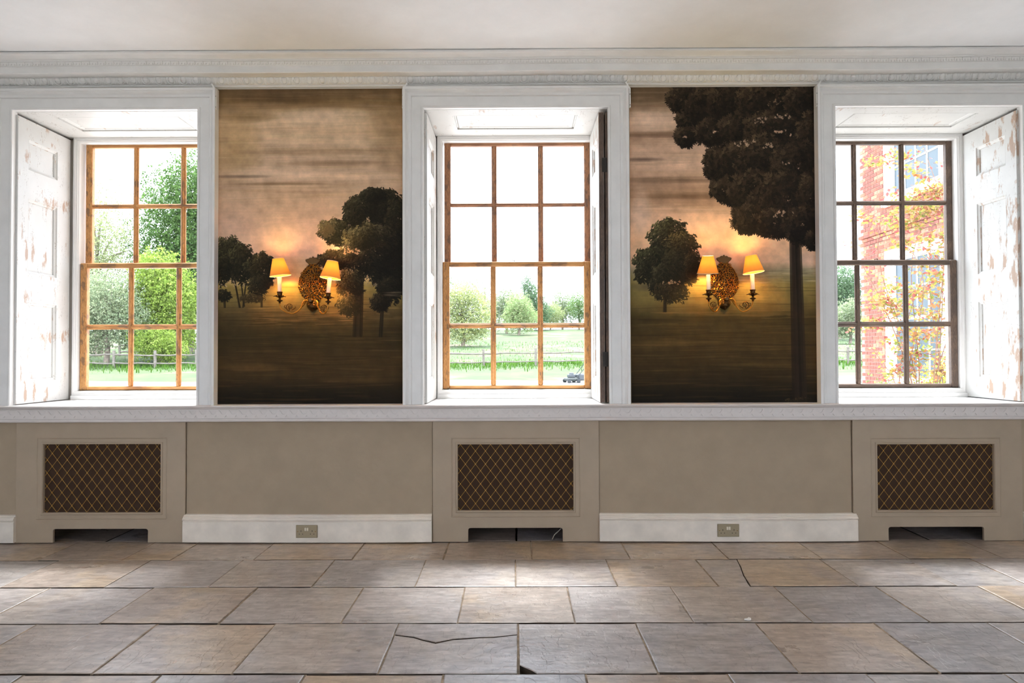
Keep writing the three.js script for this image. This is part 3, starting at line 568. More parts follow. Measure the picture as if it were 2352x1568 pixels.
const mLeft = mural(901, (P) => {
  P.wash([[50, [82, 62, 38]], [110, [98, 75, 44]], [200, [140, 114, 84]], [300, [142, 118, 92]], [420, [132, 108, 86]], [540, [134, 108, 84]], [680, [140, 112, 92]], [800, [146, 116, 92]], [930, [150, 122, 76]], [960, [118, 98, 42]], [1040, [90, 74, 34]], [1090, [70, 55, 27]], [1200, [46, 38, 18]], [1300, [58, 43, 19]], [1370, [56, 42, 19]], [1440, [36, 28, 14]], [1503, [24, 19, 11]]]);
  P.soft(460, 190, 380, 60, [150, 128, 104], 0.75); P.soft(560, 165, 240, 34, [146, 124, 100], 0.7); P.soft(120, 330, 150, 180, [124, 96, 52], 0.6); P.soft(860, 240, 150, 260, [98, 74, 42], 0.6); P.soft(330, 90, 260, 40, [76, 56, 34], 0.8); P.soft(180, 180, 160, 30, [100, 76, 42], 0.7);
  P.soft(300, 440, 300, 40, [150, 126, 106], 0.6); P.soft(480, 340, 420, 22, [104, 80, 56], 0.5); P.soft(600, 395, 300, 16, [92, 70, 48], 0.6); P.soft(150, 455, 160, 10, [86, 68, 56], 0.8); P.soft(330, 490, 260, 9, [82, 62, 42], 0.6); P.soft(600, 455, 320, 26, [160, 134, 110], 0.5); P.soft(420, 760, 300, 90, [160, 128, 104], 0.5); P.soft(420, 930, 260, 40, [164, 130, 80], 0.5);
  P.streaks(420, 60, 560, 30, 900, (v) => (P.r() < 0.5 ? [96, 72, 44] : [158, 132, 106]), 0.065, [120, 420], [3, 14]);
  P.streaks(120, 560, 920, 30, 900, () => (P.r() < 0.5 ? [120, 92, 70] : [166, 136, 114]), 0.07, [80, 300], [3, 12]);
  P.streaks(300, 955, 1500, 30, 900, (v) => (P.r() < 0.5 ? [34, 27, 13] : v < 1120 ? [128, 100, 46] : [84, 60, 26]), 0.22, [60, 340], [2, 9]);
  P.streaks(40, 1060, 1140, 200, 720, () => [134, 98, 48], 0.25, [50, 180], [2, 5]);
  P.soft(200, 1335, 170, 26, [82, 58, 26], 0.7); P.soft(700, 1395, 260, 18, [72, 52, 22], 0.6);
  const dk = [30, 27, 16], lt = [78, 72, 40], dk2 = [26, 23, 15], lt2 = [104, 92, 56];
  for (const [a, b, c, d, w] of [[120, 930, 145, 1060, 7], [150, 930, 165, 1055, 6], [175, 940, 160, 1060, 5], [245, 980, 246, 1058, 7], [72, 1010, 76, 1060, 6]]) P.trunk(a, b, c, d, w, w + 2, [40, 34, 20]);
  P.crown(95, 830, 70, 92, 900, dk, lt); P.crown(150, 860, 62, 90, 700, dk, lt, 10); P.crown(60, 880, 40, 70, 400, dk, lt, 10); P.crown(195, 880, 30, 45, 220, dk, lt, 9);
  P.crown(250, 890, 52, 80, 700, dk, [72, 62, 32], 10); P.crown(230, 960, 46, 46, 300, dk, [70, 60, 32], 9); P.crown(70, 1005, 34, 26, 200, dk, [66, 60, 36], 8); P.crown(200, 1020, 60, 16, 160, [44, 37, 20], [80, 66, 36], 8);
  P.holes(110, 955, 60, 18, 26, [128, 104, 78], 4);
  P.trunk(700, 880, 688, 1190, 26, 40, [34, 27, 16]); P.trunk(805, 980, 795, 1196, 12, 16, [34, 28, 17]); P.trunk(880, 850, 872, 1000, 10, 12, [30, 25, 16]);
  P.crown(840, 900, 75, 120, 900, dk2, [62, 54, 32], 13); P.crown(800, 600, 78, 80, 900, dk2, [66, 60, 38], 13); P.crown(870, 690, 60, 120, 800, dk2, [56, 50, 30], 13); P.crown(700, 620, 72, 75, 800, dk2, [70, 64, 40], 12); P.crown(760, 545, 54, 32, 360, dk2, [60, 56, 36], 10);
  P.crown(590, 715, 66, 58, 750, dk, lt2, 10, 0.5); P.crown(545, 700, 34, 32, 240, [70, 58, 34], lt2, 8, 0.7); P.crown(600, 840, 90, 44, 620, dk, [74, 66, 38], 11); P.crown(750, 800, 120, 130, 1700, dk2, lt2, 12); P.crown(720, 740, 60, 50, 500, dk, lt2, 10);
  P.crown(655, 960, 62, 60, 520, dk, [110, 92, 50], 10, 0.5); P.crown(650, 1050, 52, 46, 420, dk, [108, 90, 48], 9, 0.5); P.crown(795, 1035, 44, 44, 320, dk2, [74, 64, 38], 10); P.crown(840, 970, 60, 40, 300, dk2, [50, 44, 26], 12);
  P.holes(660, 800, 40, 14, 24, [138, 108, 80], 5); P.holes(735, 655, 8, 10, 8, [138, 112, 86], 4); P.holes(655, 895, 20, 20, 12, [126, 100, 62], 3); P.holes(745, 950, 30, 14, 10, [112, 94, 68], 5);
  P.streaks(30, 990, 1010, 820, 900, () => [84, 72, 54], 0.25, [30, 80], [2, 6]);
});
const mRight = mural(977, (P) => {
  P.wash([[50, [78, 60, 40]], [120, [92, 72, 50]], [180, [138, 112, 90]], [270, [122, 96, 74]], [340, [140, 112, 90]], [440, [134, 106, 84]], [560, [118, 90, 66]], [640, [146, 114, 88]], [760, [160, 122, 88]], [860, [152, 118, 88]], [900, [104, 94, 68]], [960, [108, 94, 44]], [1040, [90, 76, 34]], [1120, [58, 47, 21]], [1230, [60, 46, 20]], [1330, [56, 42, 18]], [1420, [40, 31, 15]], [1503, [22, 18, 10]]]);
  P.soft(120, 210, 180, 60, [158, 132, 112], 0.7); P.soft(180, 270, 260, 18, [84, 62, 44], 0.75); P.soft(90, 385, 120, 12, [70, 54, 46], 0.7); P.soft(250, 480, 320, 20, [86, 64, 46], 0.7); P.soft(300, 555, 320, 20, [88, 64, 42], 0.7); P.soft(80, 620, 60, 130, [150, 128, 110], 0.6); P.soft(260, 410, 240, 30, [154, 126, 104], 0.55); P.soft(330, 680, 260, 60, [168, 134, 104], 0.5); P.soft(480, 800, 260, 60, [164, 126, 90], 0.5); P.soft(840, 850, 120, 50, [146, 118, 100], 0.7);
  P.streaks(300, 60, 640, 30, 700, () => (P.r() < 0.5 ? [88, 64, 44] : [162, 134, 110]), 0.07, [100, 400], [3, 12]);
  P.streaks(80, 890, 960, 500, 900, () => (P.r() < 0.5 ? [82, 76, 56] : [132, 118, 88]), 0.3, [40, 160], [3, 8]);
  P.streaks(320, 950, 1500, 30, 900, (v) => (P.r() < 0.5 ? [32, 26, 12] : v < 1130 ? [124, 98, 44] : [86, 64, 26]), 0.2, [60, 360], [2, 9]);
  P.soft(240, 1230, 220, 20, [86, 64, 26], 0.5); P.soft(700, 1330, 240, 18, [78, 58, 24], 0.5); P.soft(120, 970, 120, 26, [70, 60, 44], 0.7);
  const dk = [26, 20, 14], lt = [74, 58, 38], d2 = [32, 29, 17], l2 = [96, 90, 50];
  P.trunk(192, 960, 188, 1086, 10, 15, [34, 28, 16]); P.trunk(215, 930, 196, 1020, 6, 7, [34, 28, 16]);
  P.crown(205, 740, 78, 78, 800, d2, l2, 11, 0.4); P.crown(265, 780, 62, 60, 560, d2, [106, 88, 44], 10, 0.5); P.crown(140, 850, 80, 60, 760, d2, [80, 76, 44], 11, 0.4); P.crown(260, 880, 80, 80, 900, d2, [62, 54, 30], 12); P.crown(180, 930, 70, 60, 620, d2, [72, 64, 38], 11); P.crown(90, 910, 38, 40, 260, d2, [70, 66, 42], 9, 0.5); P.crown(215, 1000, 70, 44, 380, d2, [70, 58, 32], 10, 0.5); P.crown(320, 860, 36, 50, 260, d2, [80, 62, 32], 9, 0.5);
  P.holes(220, 950, 40, 14, 14, [128, 100, 66], 5);
  P.trunk(784, 720, 796, 1500, 40, 58, [34, 25, 17]);
  for (const [u, v, a, b, n] of [[300, 110, 78, 62, 420], [330, 200, 70, 60, 380], [290, 280, 44, 34, 200], [400, 130, 100, 90, 600], [420, 260, 80, 56, 380], [520, 120, 130, 90, 800], [560, 250, 110, 70, 560], [700, 120, 160, 100, 1000], [840, 130, 80, 110, 600], [720, 260, 150, 90, 900], [860, 300, 60, 120, 500], [460, 420, 80, 70, 460], [440, 370, 46, 30, 160], [540, 400, 110, 80, 700], [660, 400, 130, 110, 900], [800, 430, 110, 130, 900], [500, 530, 84, 60, 460], [600, 540, 110, 90, 700], [740, 570, 130, 120, 900], [860, 580, 56, 120, 460], [590, 660, 80, 64, 420], [690, 680, 90, 56, 460], [820, 690, 80, 74, 480], [560, 690, 36, 28, 130], [870, 760, 34, 34, 140]]) P.crown(u, v, a, b, Math.round(n * 0.8), dk, lt, 17, 0.3, true);
  P.holes(630, 205, 26, 14, 12, [130, 104, 82], 6); P.holes(735, 185, 34, 10, 12, [130, 104, 82], 6); P.holes(560, 310, 50, 14, 14, [134, 108, 84], 6); P.holes(665, 322, 20, 12, 8, [134, 108, 84], 6); P.holes(716, 638, 30, 16, 9, [140, 112, 88], 6); P.holes(745, 405, 18, 8, 6, [130, 104, 82], 5); P.holes(780, 640, 12, 14, 4, [120, 96, 76], 5);
  P.crown(800, 1492, 60, 10, 60, [30, 24, 14], [80, 64, 40], 8);
});
muralPanel(-2.071, -0.776, 0.949, 3.137, mLeft, 'painted landscape mural with groups of round trees under a streaked sky');
muralPanel(0.802, 2.11, 0.949, 3.137, mRight, 'painted landscape mural with one tall dark overhanging tree and long trunk');

// ------------------------------------------------------------------ wall sconces
M.gilt = new THREE.MeshStandardMaterial({ color: '#a9762f', metalness: 0.85, roughness: 0.36 });
M.bronze = new THREE.MeshStandardMaterial({ color: '#5a4022', metalness: 0.8, roughness: 0.42 });
M.giltBack = new THREE.MeshStandardMaterial({ color: '#40301c', metalness: 0.6, roughness: 0.6 });
M.candle = new THREE.MeshStandardMaterial({ color: '#efe6d2', roughness: 0.5 });
M.shade = new THREE.MeshPhysicalMaterial({ color: '#e79a40', roughness: 1, transmission: 0.042, thickness: 0, side: THREE.DoubleSide });
M.bulb = new THREE.MeshStandardMaterial({ color: '#fff2d8', emissive: '#ffcf7a', emissiveIntensity: 2 });
function sconce(x, y, label, shades) {
  const s = group('wall_sconce'); s.position.set(x, y, 0.0075);                 // origin: middle of the back plate
  const r = rng(Math.round(x * 1000)), half = (t) => 0.098 * Math.pow(Math.sin(Math.PI * Math.pow(clamp(t, 0, 1), 0.86) * 0.93 + 0.12), 0.72);    // half width from foot (0) to neck (1)
  const y0 = -0.145, y1 = 0.115, sh = new THREE.Shape(); sh.moveTo(half(0.01), y0);
  for (let i = 1; i <= 20; i++) sh.lineTo(half(i / 20), lerp(y0, y1, i / 20)); for (let i = 20; i >= 0; i--) sh.lineTo(-half(Math.max(0.01, i / 20)), lerp(y0, y1, i / 20));
  const plate = rawExtrude(sh, 0.006, 0.002); add(s, 'back_plate', fin(plate, 0.4), M.giltBack);
  const fil = [];
  for (let row = 0; row < 17; row++) { const t = (row + 0.5) / 17, hw = half(t), n = Math.max(3, Math.round(hw / 0.0085)); 
    for (let k = 0; k < n; k++) {
      const u = ((k + 0.5 + (row % 2 ? 0.25 : -0.25)) / n * 2 - 1), px = u * hw * 0.97, py = lerp(y0, y1, t), dome = 0.034 * (1 - u * u * 0.9) * Math.sin(Math.PI * clamp(t, 0.06, 0.97)) + 0.008, a0 = r() * 6.28, sg = r() < 0.5 ? 1 : -1, R = 0.0085 + r() * 0.006, pts = [];
      for (let i = 0; i <= 6; i++) { const a = a0 + sg * i * 0.85, q = R * (1 - i / 8.5); pts.push([px + Math.cos(a) * q, py + Math.sin(a) * q, dome + (r() - 0.5) * 0.003 + 0.0012 * i]); }
      fil.push(rawTaper(pts, 0.003, 0.0016, 8, 4));
      if (r() < 0.4) { const b = new THREE.IcosahedronGeometry(0.003 + r() * 0.0015, 0); b.translate(px + (r() - 0.5) * 0.012, py + (r() - 0.5) * 0.012, dome + 0.004); fil.push(bare(b)); }
    } }
  for (let i = 0; i <= 40; i++) { const t = (i % 20.5) / 20, sd = i < 20.5 ? 1 : -1; const b = new THREE.IcosahedronGeometry(0.0042, 0); b.translate(sd * half(t), lerp(y0, y1, t), 0.009); fil.push(bare(b)); }
  add(s, 'pierced_relief', fin(mergeGeometries(fil), 0.9), M.gilt);
  const cr = new THREE.Shape(); cr.moveTo(-0.024, 0.108).lineTo(-0.034, 0.122).quadraticCurveTo(-0.05, 0.132, -0.048, 0.142).quadraticCurveTo(-0.034, 0.148, -0.028, 0.146).quadraticCurveTo(-0.02, 0.16, -0.008, 0.152).lineTo(0, 0.163).lineTo(0.008, 0.152).quadraticCurveTo(0.02, 0.16, 0.028, 0.146).quadraticCurveTo(0.034, 0.148, 0.048, 0.142).quadraticCurveTo(0.05, 0.132, 0.034, 0.122).lineTo(0.024, 0.108).closePath();
  add(s, 'crest', fin(rawExtrude(cr, 0.008, 0.003), 0.5), M.bronze);
  add(s, 'foot_boss', fin(mergeGeometries([moved(rawLathe([[0, 0.05], [0.014, 0.046], [0.03, 0.03], [0.042, 0.014], [0.045, 0.0], [0.04, -0.004]], 14), 0, -0.165, 0.0, Math.PI / 2), moved(rawLathe([[0, 0.03], [0.012, 0.028], [0.018, 0.02], [0.02, 0.006], [0.014, 0.0]], 10), 0, -0.142, 0.04, Math.PI / 2), moved(rawLathe([[0, -0.05], [0.006, -0.044], [0.014, -0.03], [0.03, -0.02], [0.034, -0.005], [0.03, 0.004]], 12), 0, -0.17, 0.022)]), 0.7), M.bronze);
  for (const [sd, cx, base, top, tl, tw] of shades) {
    // arm: down from the boss, out and up again to the candle
    const b = base, Z = 0.12, zz = (k) => lerp(0.05, Z, k), arm = group('arm', s), ax = cx;
    add(arm, 'branch', fin(mergeGeometries([rawTaper([[sd * 0.012, -0.148, 0.05], [sd * 0.035, -0.142, 0.066], [sd * 0.05, -0.158, zz(0.3)], [sd * 0.056, -0.19, zz(0.45)], [lerp(sd * 0.056, ax, 0.35), -0.232, zz(0.65)], [lerp(sd * 0.056, ax, 0.7), b - 0.098, zz(0.85)], [ax - sd * 0.006, b - 0.07, Z], [ax, b - 0.04, Z]], 0.0058, 0.0046, 36, 7),
      ...[0.1, 0.2, 0.3, 0.4, 0.5, 0.6, 0.7].map((k) => { const g = new THREE.TorusGeometry(0.0062, 0.0022, 5, 8); g.rotateX(1.2); g.translate(lerp(sd * 0.03, sd * 0.056, k), lerp(-0.142, -0.2, k), zz(0.2 + k * 0.35)); return bare(g); })]), 0.9), M.gilt);
    const sp = []; const scx = lerp(sd * 0.06, ax, 0.52), scy = b - 0.062; for (let i = 0; i <= 18; i++) { const a = -1.4 + i * 0.52, q = 0.027 * (1 - i / 22); sp.push([scx + sd * Math.cos(a) * q, scy + Math.sin(a) * q, zz(0.75)]); }
    const tw2 = [[[scx + sd * 0.02, scy - 0.012, zz(0.78)], [scx + sd * 0.036, scy - 0.002, zz(0.8)], [scx + sd * 0.03, scy + 0.012, zz(0.8)]], [[scx - sd * 0.012, scy - 0.022, zz(0.7)], [scx - sd * 0.03, scy - 0.012, zz(0.7)], [scx - sd * 0.04, scy - 0.002, zz(0.7)], [scx - sd * 0.034, scy + 0.004, zz(0.7)]], [[scx, scy - 0.026, zz(0.75)], [scx + sd * 0.004, scy - 0.01, zz(0.76)], [scx - sd * 0.008, scy + 0.002, zz(0.77)]]];
    add(arm, 'scroll', fin(mergeGeometries([rawTaper(sp, 0.0038, 0.0026, 30, 5), ...tw2.map((p) => rawTaper(p, 0.0034, 0.0022, 8, 5)), ...[0, 1, 2, 3, 4].map((k) => { const g = new THREE.IcosahedronGeometry(0.0055, 0); g.scale(1, 0.6, 0.5); g.rotateZ(k); g.translate(scx + Math.cos(k * 1.3) * 0.012, scy + Math.sin(k * 1.3) * 0.012, zz(0.76)); return bare(g); })]), 0.9), M.bronze);
    const holder = [rawLathe([[0, -0.042], [0.006, -0.04], [0.008, -0.034], [0.005, -0.03], [0.018, -0.024], [0.02, -0.019], [0.008, -0.014], [0.006, -0.008], [0.01, 0], [0.022, 0.008], [0.028, 0.014]], 14).translate(ax, b, Z)];
    for (let k = 0; k < 8; k++) { const a = k * Math.PI / 4; holder.push(moved(rawTaper([[0.012, 0.004, 0], [0.026, 0.013, 0], [0.037, 0.014, 0], [0.043, 0.009, 0]], 0.0062, 0.0026, 6, 5).scale(1, 0.6, 1.3), ax, b, Z, 0, a, 0)); }
    holder.push(rawLathe([[0.012, 0.008], [0.016, 0.012], [0.0155, 0.03], [0.017, 0.031], [0.02, 0.036], [0.019, 0.039], [0, 0.039]], 16).translate(ax, b, Z));
    add(arm, 'candle_holder', fin(mergeGeometries(holder), 0.7), M.bronze);
    const cg = rawLathe([[0, 0], [0.0135, 0], [0.0138, 0.10], [0.0125, 0.104], [0, 0.105]], 16), c = add(arm, 'candle_tube', fin(cg, 0.8), M.candle); c.position.set(ax, b + 0.036, Z); c.rotation.z = tw;
    // shade with its bulb
    const S = group('lamp_shade', s); S.position.set(ax + top[0], b + top[1], Z); S.rotation.z = tl; S.rotation.x = top[2] ?? 0;
    const out = [[0.0695, -0.058], [0.0365, 0.058]];
    add(S, 'shade_cone', fin(rawLathe([...out], 40), 1.2), M.shade, 'glowing cream fabric shade');
    for (const [q, v] of [[0.0697, -0.058], [0.0366, 0.058]]) add(S, 'shade_trim', fin(bare(new THREE.TorusGeometry(q, 0.0013, 5, 40).rotateX(Math.PI / 2)).translate(0, v, 0), 0.9), M.candle);
    const bl = rawLathe([[0, 0.03], [0.004, 0.024], [0.011, 0.004], [0.012, -0.006], [0.009, -0.018], [0.007, -0.026], [0, -0.026]], 12);
    add(S, 'bulb', fin(bl, 1), M.bulb);
    const L = new THREE.PointLight(new THREE.Color().setRGB(1, 0.73, 0.25), LAMP, 0, 2); L.name = 'sconce_bulb'; L.castShadow = true; L.shadow.radius = 1.7; S.add(L); L.position.set(0, 0.012, 0);
  }
  return tag(s, label, 'wall lamp', 'gilt wall sconces');
}
const LAMP = 0.48;
// per lamp: side, x of the candle, y of its holder, shade offset and tilt, candle lean
sconce(-1.394, 1.802, 'gilt two-light sconce on the left mural, shades leaning outward', [[-1, -0.190, -0.127, [-0.004, 0.205, 0.05], 0.12, 0.03], [1, 0.137, -0.136, [0.022, 0.195, -0.06], -0.12, -0.1]]);
sconce(1.446, 1.802, 'gilt two-light sconce on the right mural, beside the tall trunk', [[-1, -0.14, -0.125, [-0.004, 0.208, 0.16], 0.02, 0.01], [1, 0.157, -0.125, [-0.002, 0.211, -0.06], 0.12, 0.03]]);

// ------------------------------------------------------------------ outdoors: meadow, fence, trees
const gAt = [[-60, -0.4], [0, -0.4], [25, -0.35], [36, 0.2], [43, 0.5], [60, 2.0], [85, 3.8], [100, 4.8], [150, 6.5]];
function ground(x, z) {
  const d = 4.72 - z; let y = 6.5;
  for (let i = 0; i + 1 < gAt.length; i++) if (d <= gAt[i + 1][0]) { const t = sstep(0, 1, (d - gAt[i][0]) / (gAt[i + 1][0] - gAt[i][0])); y = lerp(gAt[i][1], gAt[i + 1][1], lerp((d - gAt[i][0]) / (gAt[i + 1][0] - gAt[i][0]), t, 0.3)); break; }
  return y + (d > 30 ? 0.05 * Math.sin(x * 0.35) * Math.sin(z * 0.3) : 0);
}
{
  const nx = 110, nz = 90, T = [], X = (i) => lerp(-130, 130, i / nx), Z = (j) => lerp(-145, 50, j / nz);
  for (let j = 0; j < nz; j++) for (let i = 0; i < nx; i++) { const q = (a, b) => [X(a), ground(X(a), Z(b)) - 0.0, Z(b)], a = q(i, j), b = q(i + 1, j), c = q(i + 1, j + 1), d = q(i, j + 1); T.push(...a, ...d, ...c, ...a, ...c, ...b); }
  const g = fin(triGeo(T), 2), n = 1024, a = fbmField(n, 71, 16, 6), b = fbmField(n, 72, 5, 5), c2 = fbmField(n, 73, 64, 3);
  const t = tex(n, n, (x, y, c) => { const i = y * n + x, w = sstep(0.47, 0.62, b[i] * 0.7 + a[i] * 0.3), k = (a[i] - 0.5) * 60 + (c2[i] - 0.5) * 50; c[0] = lerp(52, 88, w) + k * 0.5; c[1] = lerp(72, 80, w) + k * 0.5; c[2] = lerp(28, 60, w) + k * 0.35; }, true, 1 / 26);
  struct(add(scene, 'meadow_ground', g, new THREE.MeshStandardMaterial({ map: t, roughness: 1 })), 'grassy meadow rising to the trees');
  // gravel drive, carried on unseen round the house to bounce light indoors
  const D = [], zz = [-33.4, -31.2]; for (let k = 0; k < 21; k++) for (let i = 0; i < 84; i++) { const zz = [-27.3 + k * 2.2, -25.1 + k * 2.2], x0 = -42 + i, q = (x, z) => [x, ground(x, z) + 0.03, z]; D.push(...q(x0, zz[0]), ...q(x0, zz[1]), ...q(x0 + 1, zz[1]), ...q(x0, zz[0]), ...q(x0 + 1, zz[1]), ...q(x0 + 1, zz[0])); }
  struct(add(scene, 'gravel_drive_and_bounce', fin(triGeo(D), 2), new THREE.MeshStandardMaterial({ map: tex(512, 512, mixColor('#b9b7b4', fP, fQ, 0.25), true, 0.5), roughness: 1 })), 'pale gravel drive in front of the fence, extended unseen round the house to bounce light in');
}
const leafMats = new Map();
function leafMat(hex, through = 0.45) { if (!leafMats.has(hex)) leafMats.set(hex, new THREE.MeshPhysicalMaterial({ color: hex, roughness: 1, transmission: through, thickness: 0, side: THREE.DoubleSide, specularIntensity: 0.3 })); return leafMats.get(hex); }
const barkMat = new THREE.MeshStandardMaterial({ map: tex(512, 512, mixColor('#7a6e62', fP, fQ, 0.7), true, 0.6), roughness: 1, bumpMap: bumpPaint, bumpScale: 0.02 });
// a spray of leaves, about one unit across
const spray = (() => { const r = rng(5), T = []; for (let k = 0; k < 7; k++) { const a = r() * 6.28, e = (r() - 0.4) * 1.6, d = [Math.cos(a) * Math.cos(e), Math.sin(e), Math.sin(a) * Math.cos(e)], s = [-Math.sin(a), 0.3 * (r() - 0.5), Math.cos(a)], o = 0.12, l = 0.5, w = 0.17; const P = (f, g) => d.map((v, i) => v * f + s[i] * g); T.push(...P(o, 0), ...P(l * 0.55, w), ...P(l, 0), ...P(o, 0), ...P(l, 0), ...P(l * 0.55, -w)); } const g = triGeo(T); g.computeVertexNormals(); return g; })();
function tree(name, label, x, z, h, blobs, n, size, hexes, seed, twigs = 0.5) {
  // blobs: [dx, dy (share of h), dz, rx, ry (share of h), rz, weight]
  const t = group(name), r = rng(seed), gy = ground(x, z); t.position.set(x, gy - 0.1, z);
  const wood = [rawTaper([[0, 0, 0], [0.1, h * 0.2, 0], [-0.1, h * 0.45, 0.1], [0.1, h * 0.7, 0]], 0.022 * h + 0.05, 0.05, 10, 7)];
  for (const [dx, dy, dz, rx, ry, rz] of blobs) for (let k = 0; k < 4; k++) { const a = r() * 6.28, e = r(); const end = [dx + Math.cos(a) * rx * 0.8 * e, (dy + (r() - 0.2) * ry * 0.9) * h, dz + Math.sin(a) * rz * 0.8 * e], st = (0.2 + 0.3 * r()) * h; wood.push(rawTaper([[0, st, 0], [end[0] * 0.4, lerp(st, end[1], 0.5) + 0.2, end[2] * 0.4], end], 0.012 * h * twigs + 0.02, 0.012, 6, 4)); }
  add(t, 'trunk_and_branches', fin(mergeGeometries(wood), 0.9), barkMat);
  const tot = blobs.reduce((s, b) => s + (b[6] ?? b[3] * b[4] * h * b[5]), 0), per = hexes.map(() => []), q = new THREE.Quaternion(), e = new THREE.Euler(), v = new THREE.Vector3(), sc = new THREE.Vector3();
  for (const [dx, dy, dz, rx, ry, rz, wgt] of blobs) {
    const m = Math.round(2.4 * n * (wgt ?? rx * ry * h * rz) / tot);
    for (let i = 0; i < m; i++) {
      const a = r() * 6.28, c = r() * 2 - 1, s = Math.sqrt(1 - c * c), k = Math.pow(r(), 0.42) * (0.86 + 0.3 * r()), lump = 1 + 0.16 * Math.sin(a * 3 + dx * 5) * Math.cos(c * 5 + dy * 9);
      v.set(dx + Math.cos(a) * s * rx * k * lump, (dy + c * ry * k * lump) * h, dz + Math.sin(a) * s * rz * k * lump);
      q.setFromEuler(e.set(r() * 6.28, r() * 6.28, r() * 6.28)); const w = 0.62 * size * (0.6 + 0.8 * r()); sc.set(w, w, w);
      per[Math.floor(r() * hexes.length)].push(new THREE.Matrix4().compose(v, q, sc));
    }
  }
  hexes.forEach((hx, i) => { const im = new THREE.InstancedMesh(spray, leafMat(hx), per[i].length); im.name = 'foliage'; im.castShadow = im.receiveShadow = true; im.userData.kind = 'stuff'; per[i].forEach((m, k) => im.setMatrixAt(k, m)); t.add(im); });
  return tag(t, label, 'tree', 'trees beyond the fence');
}
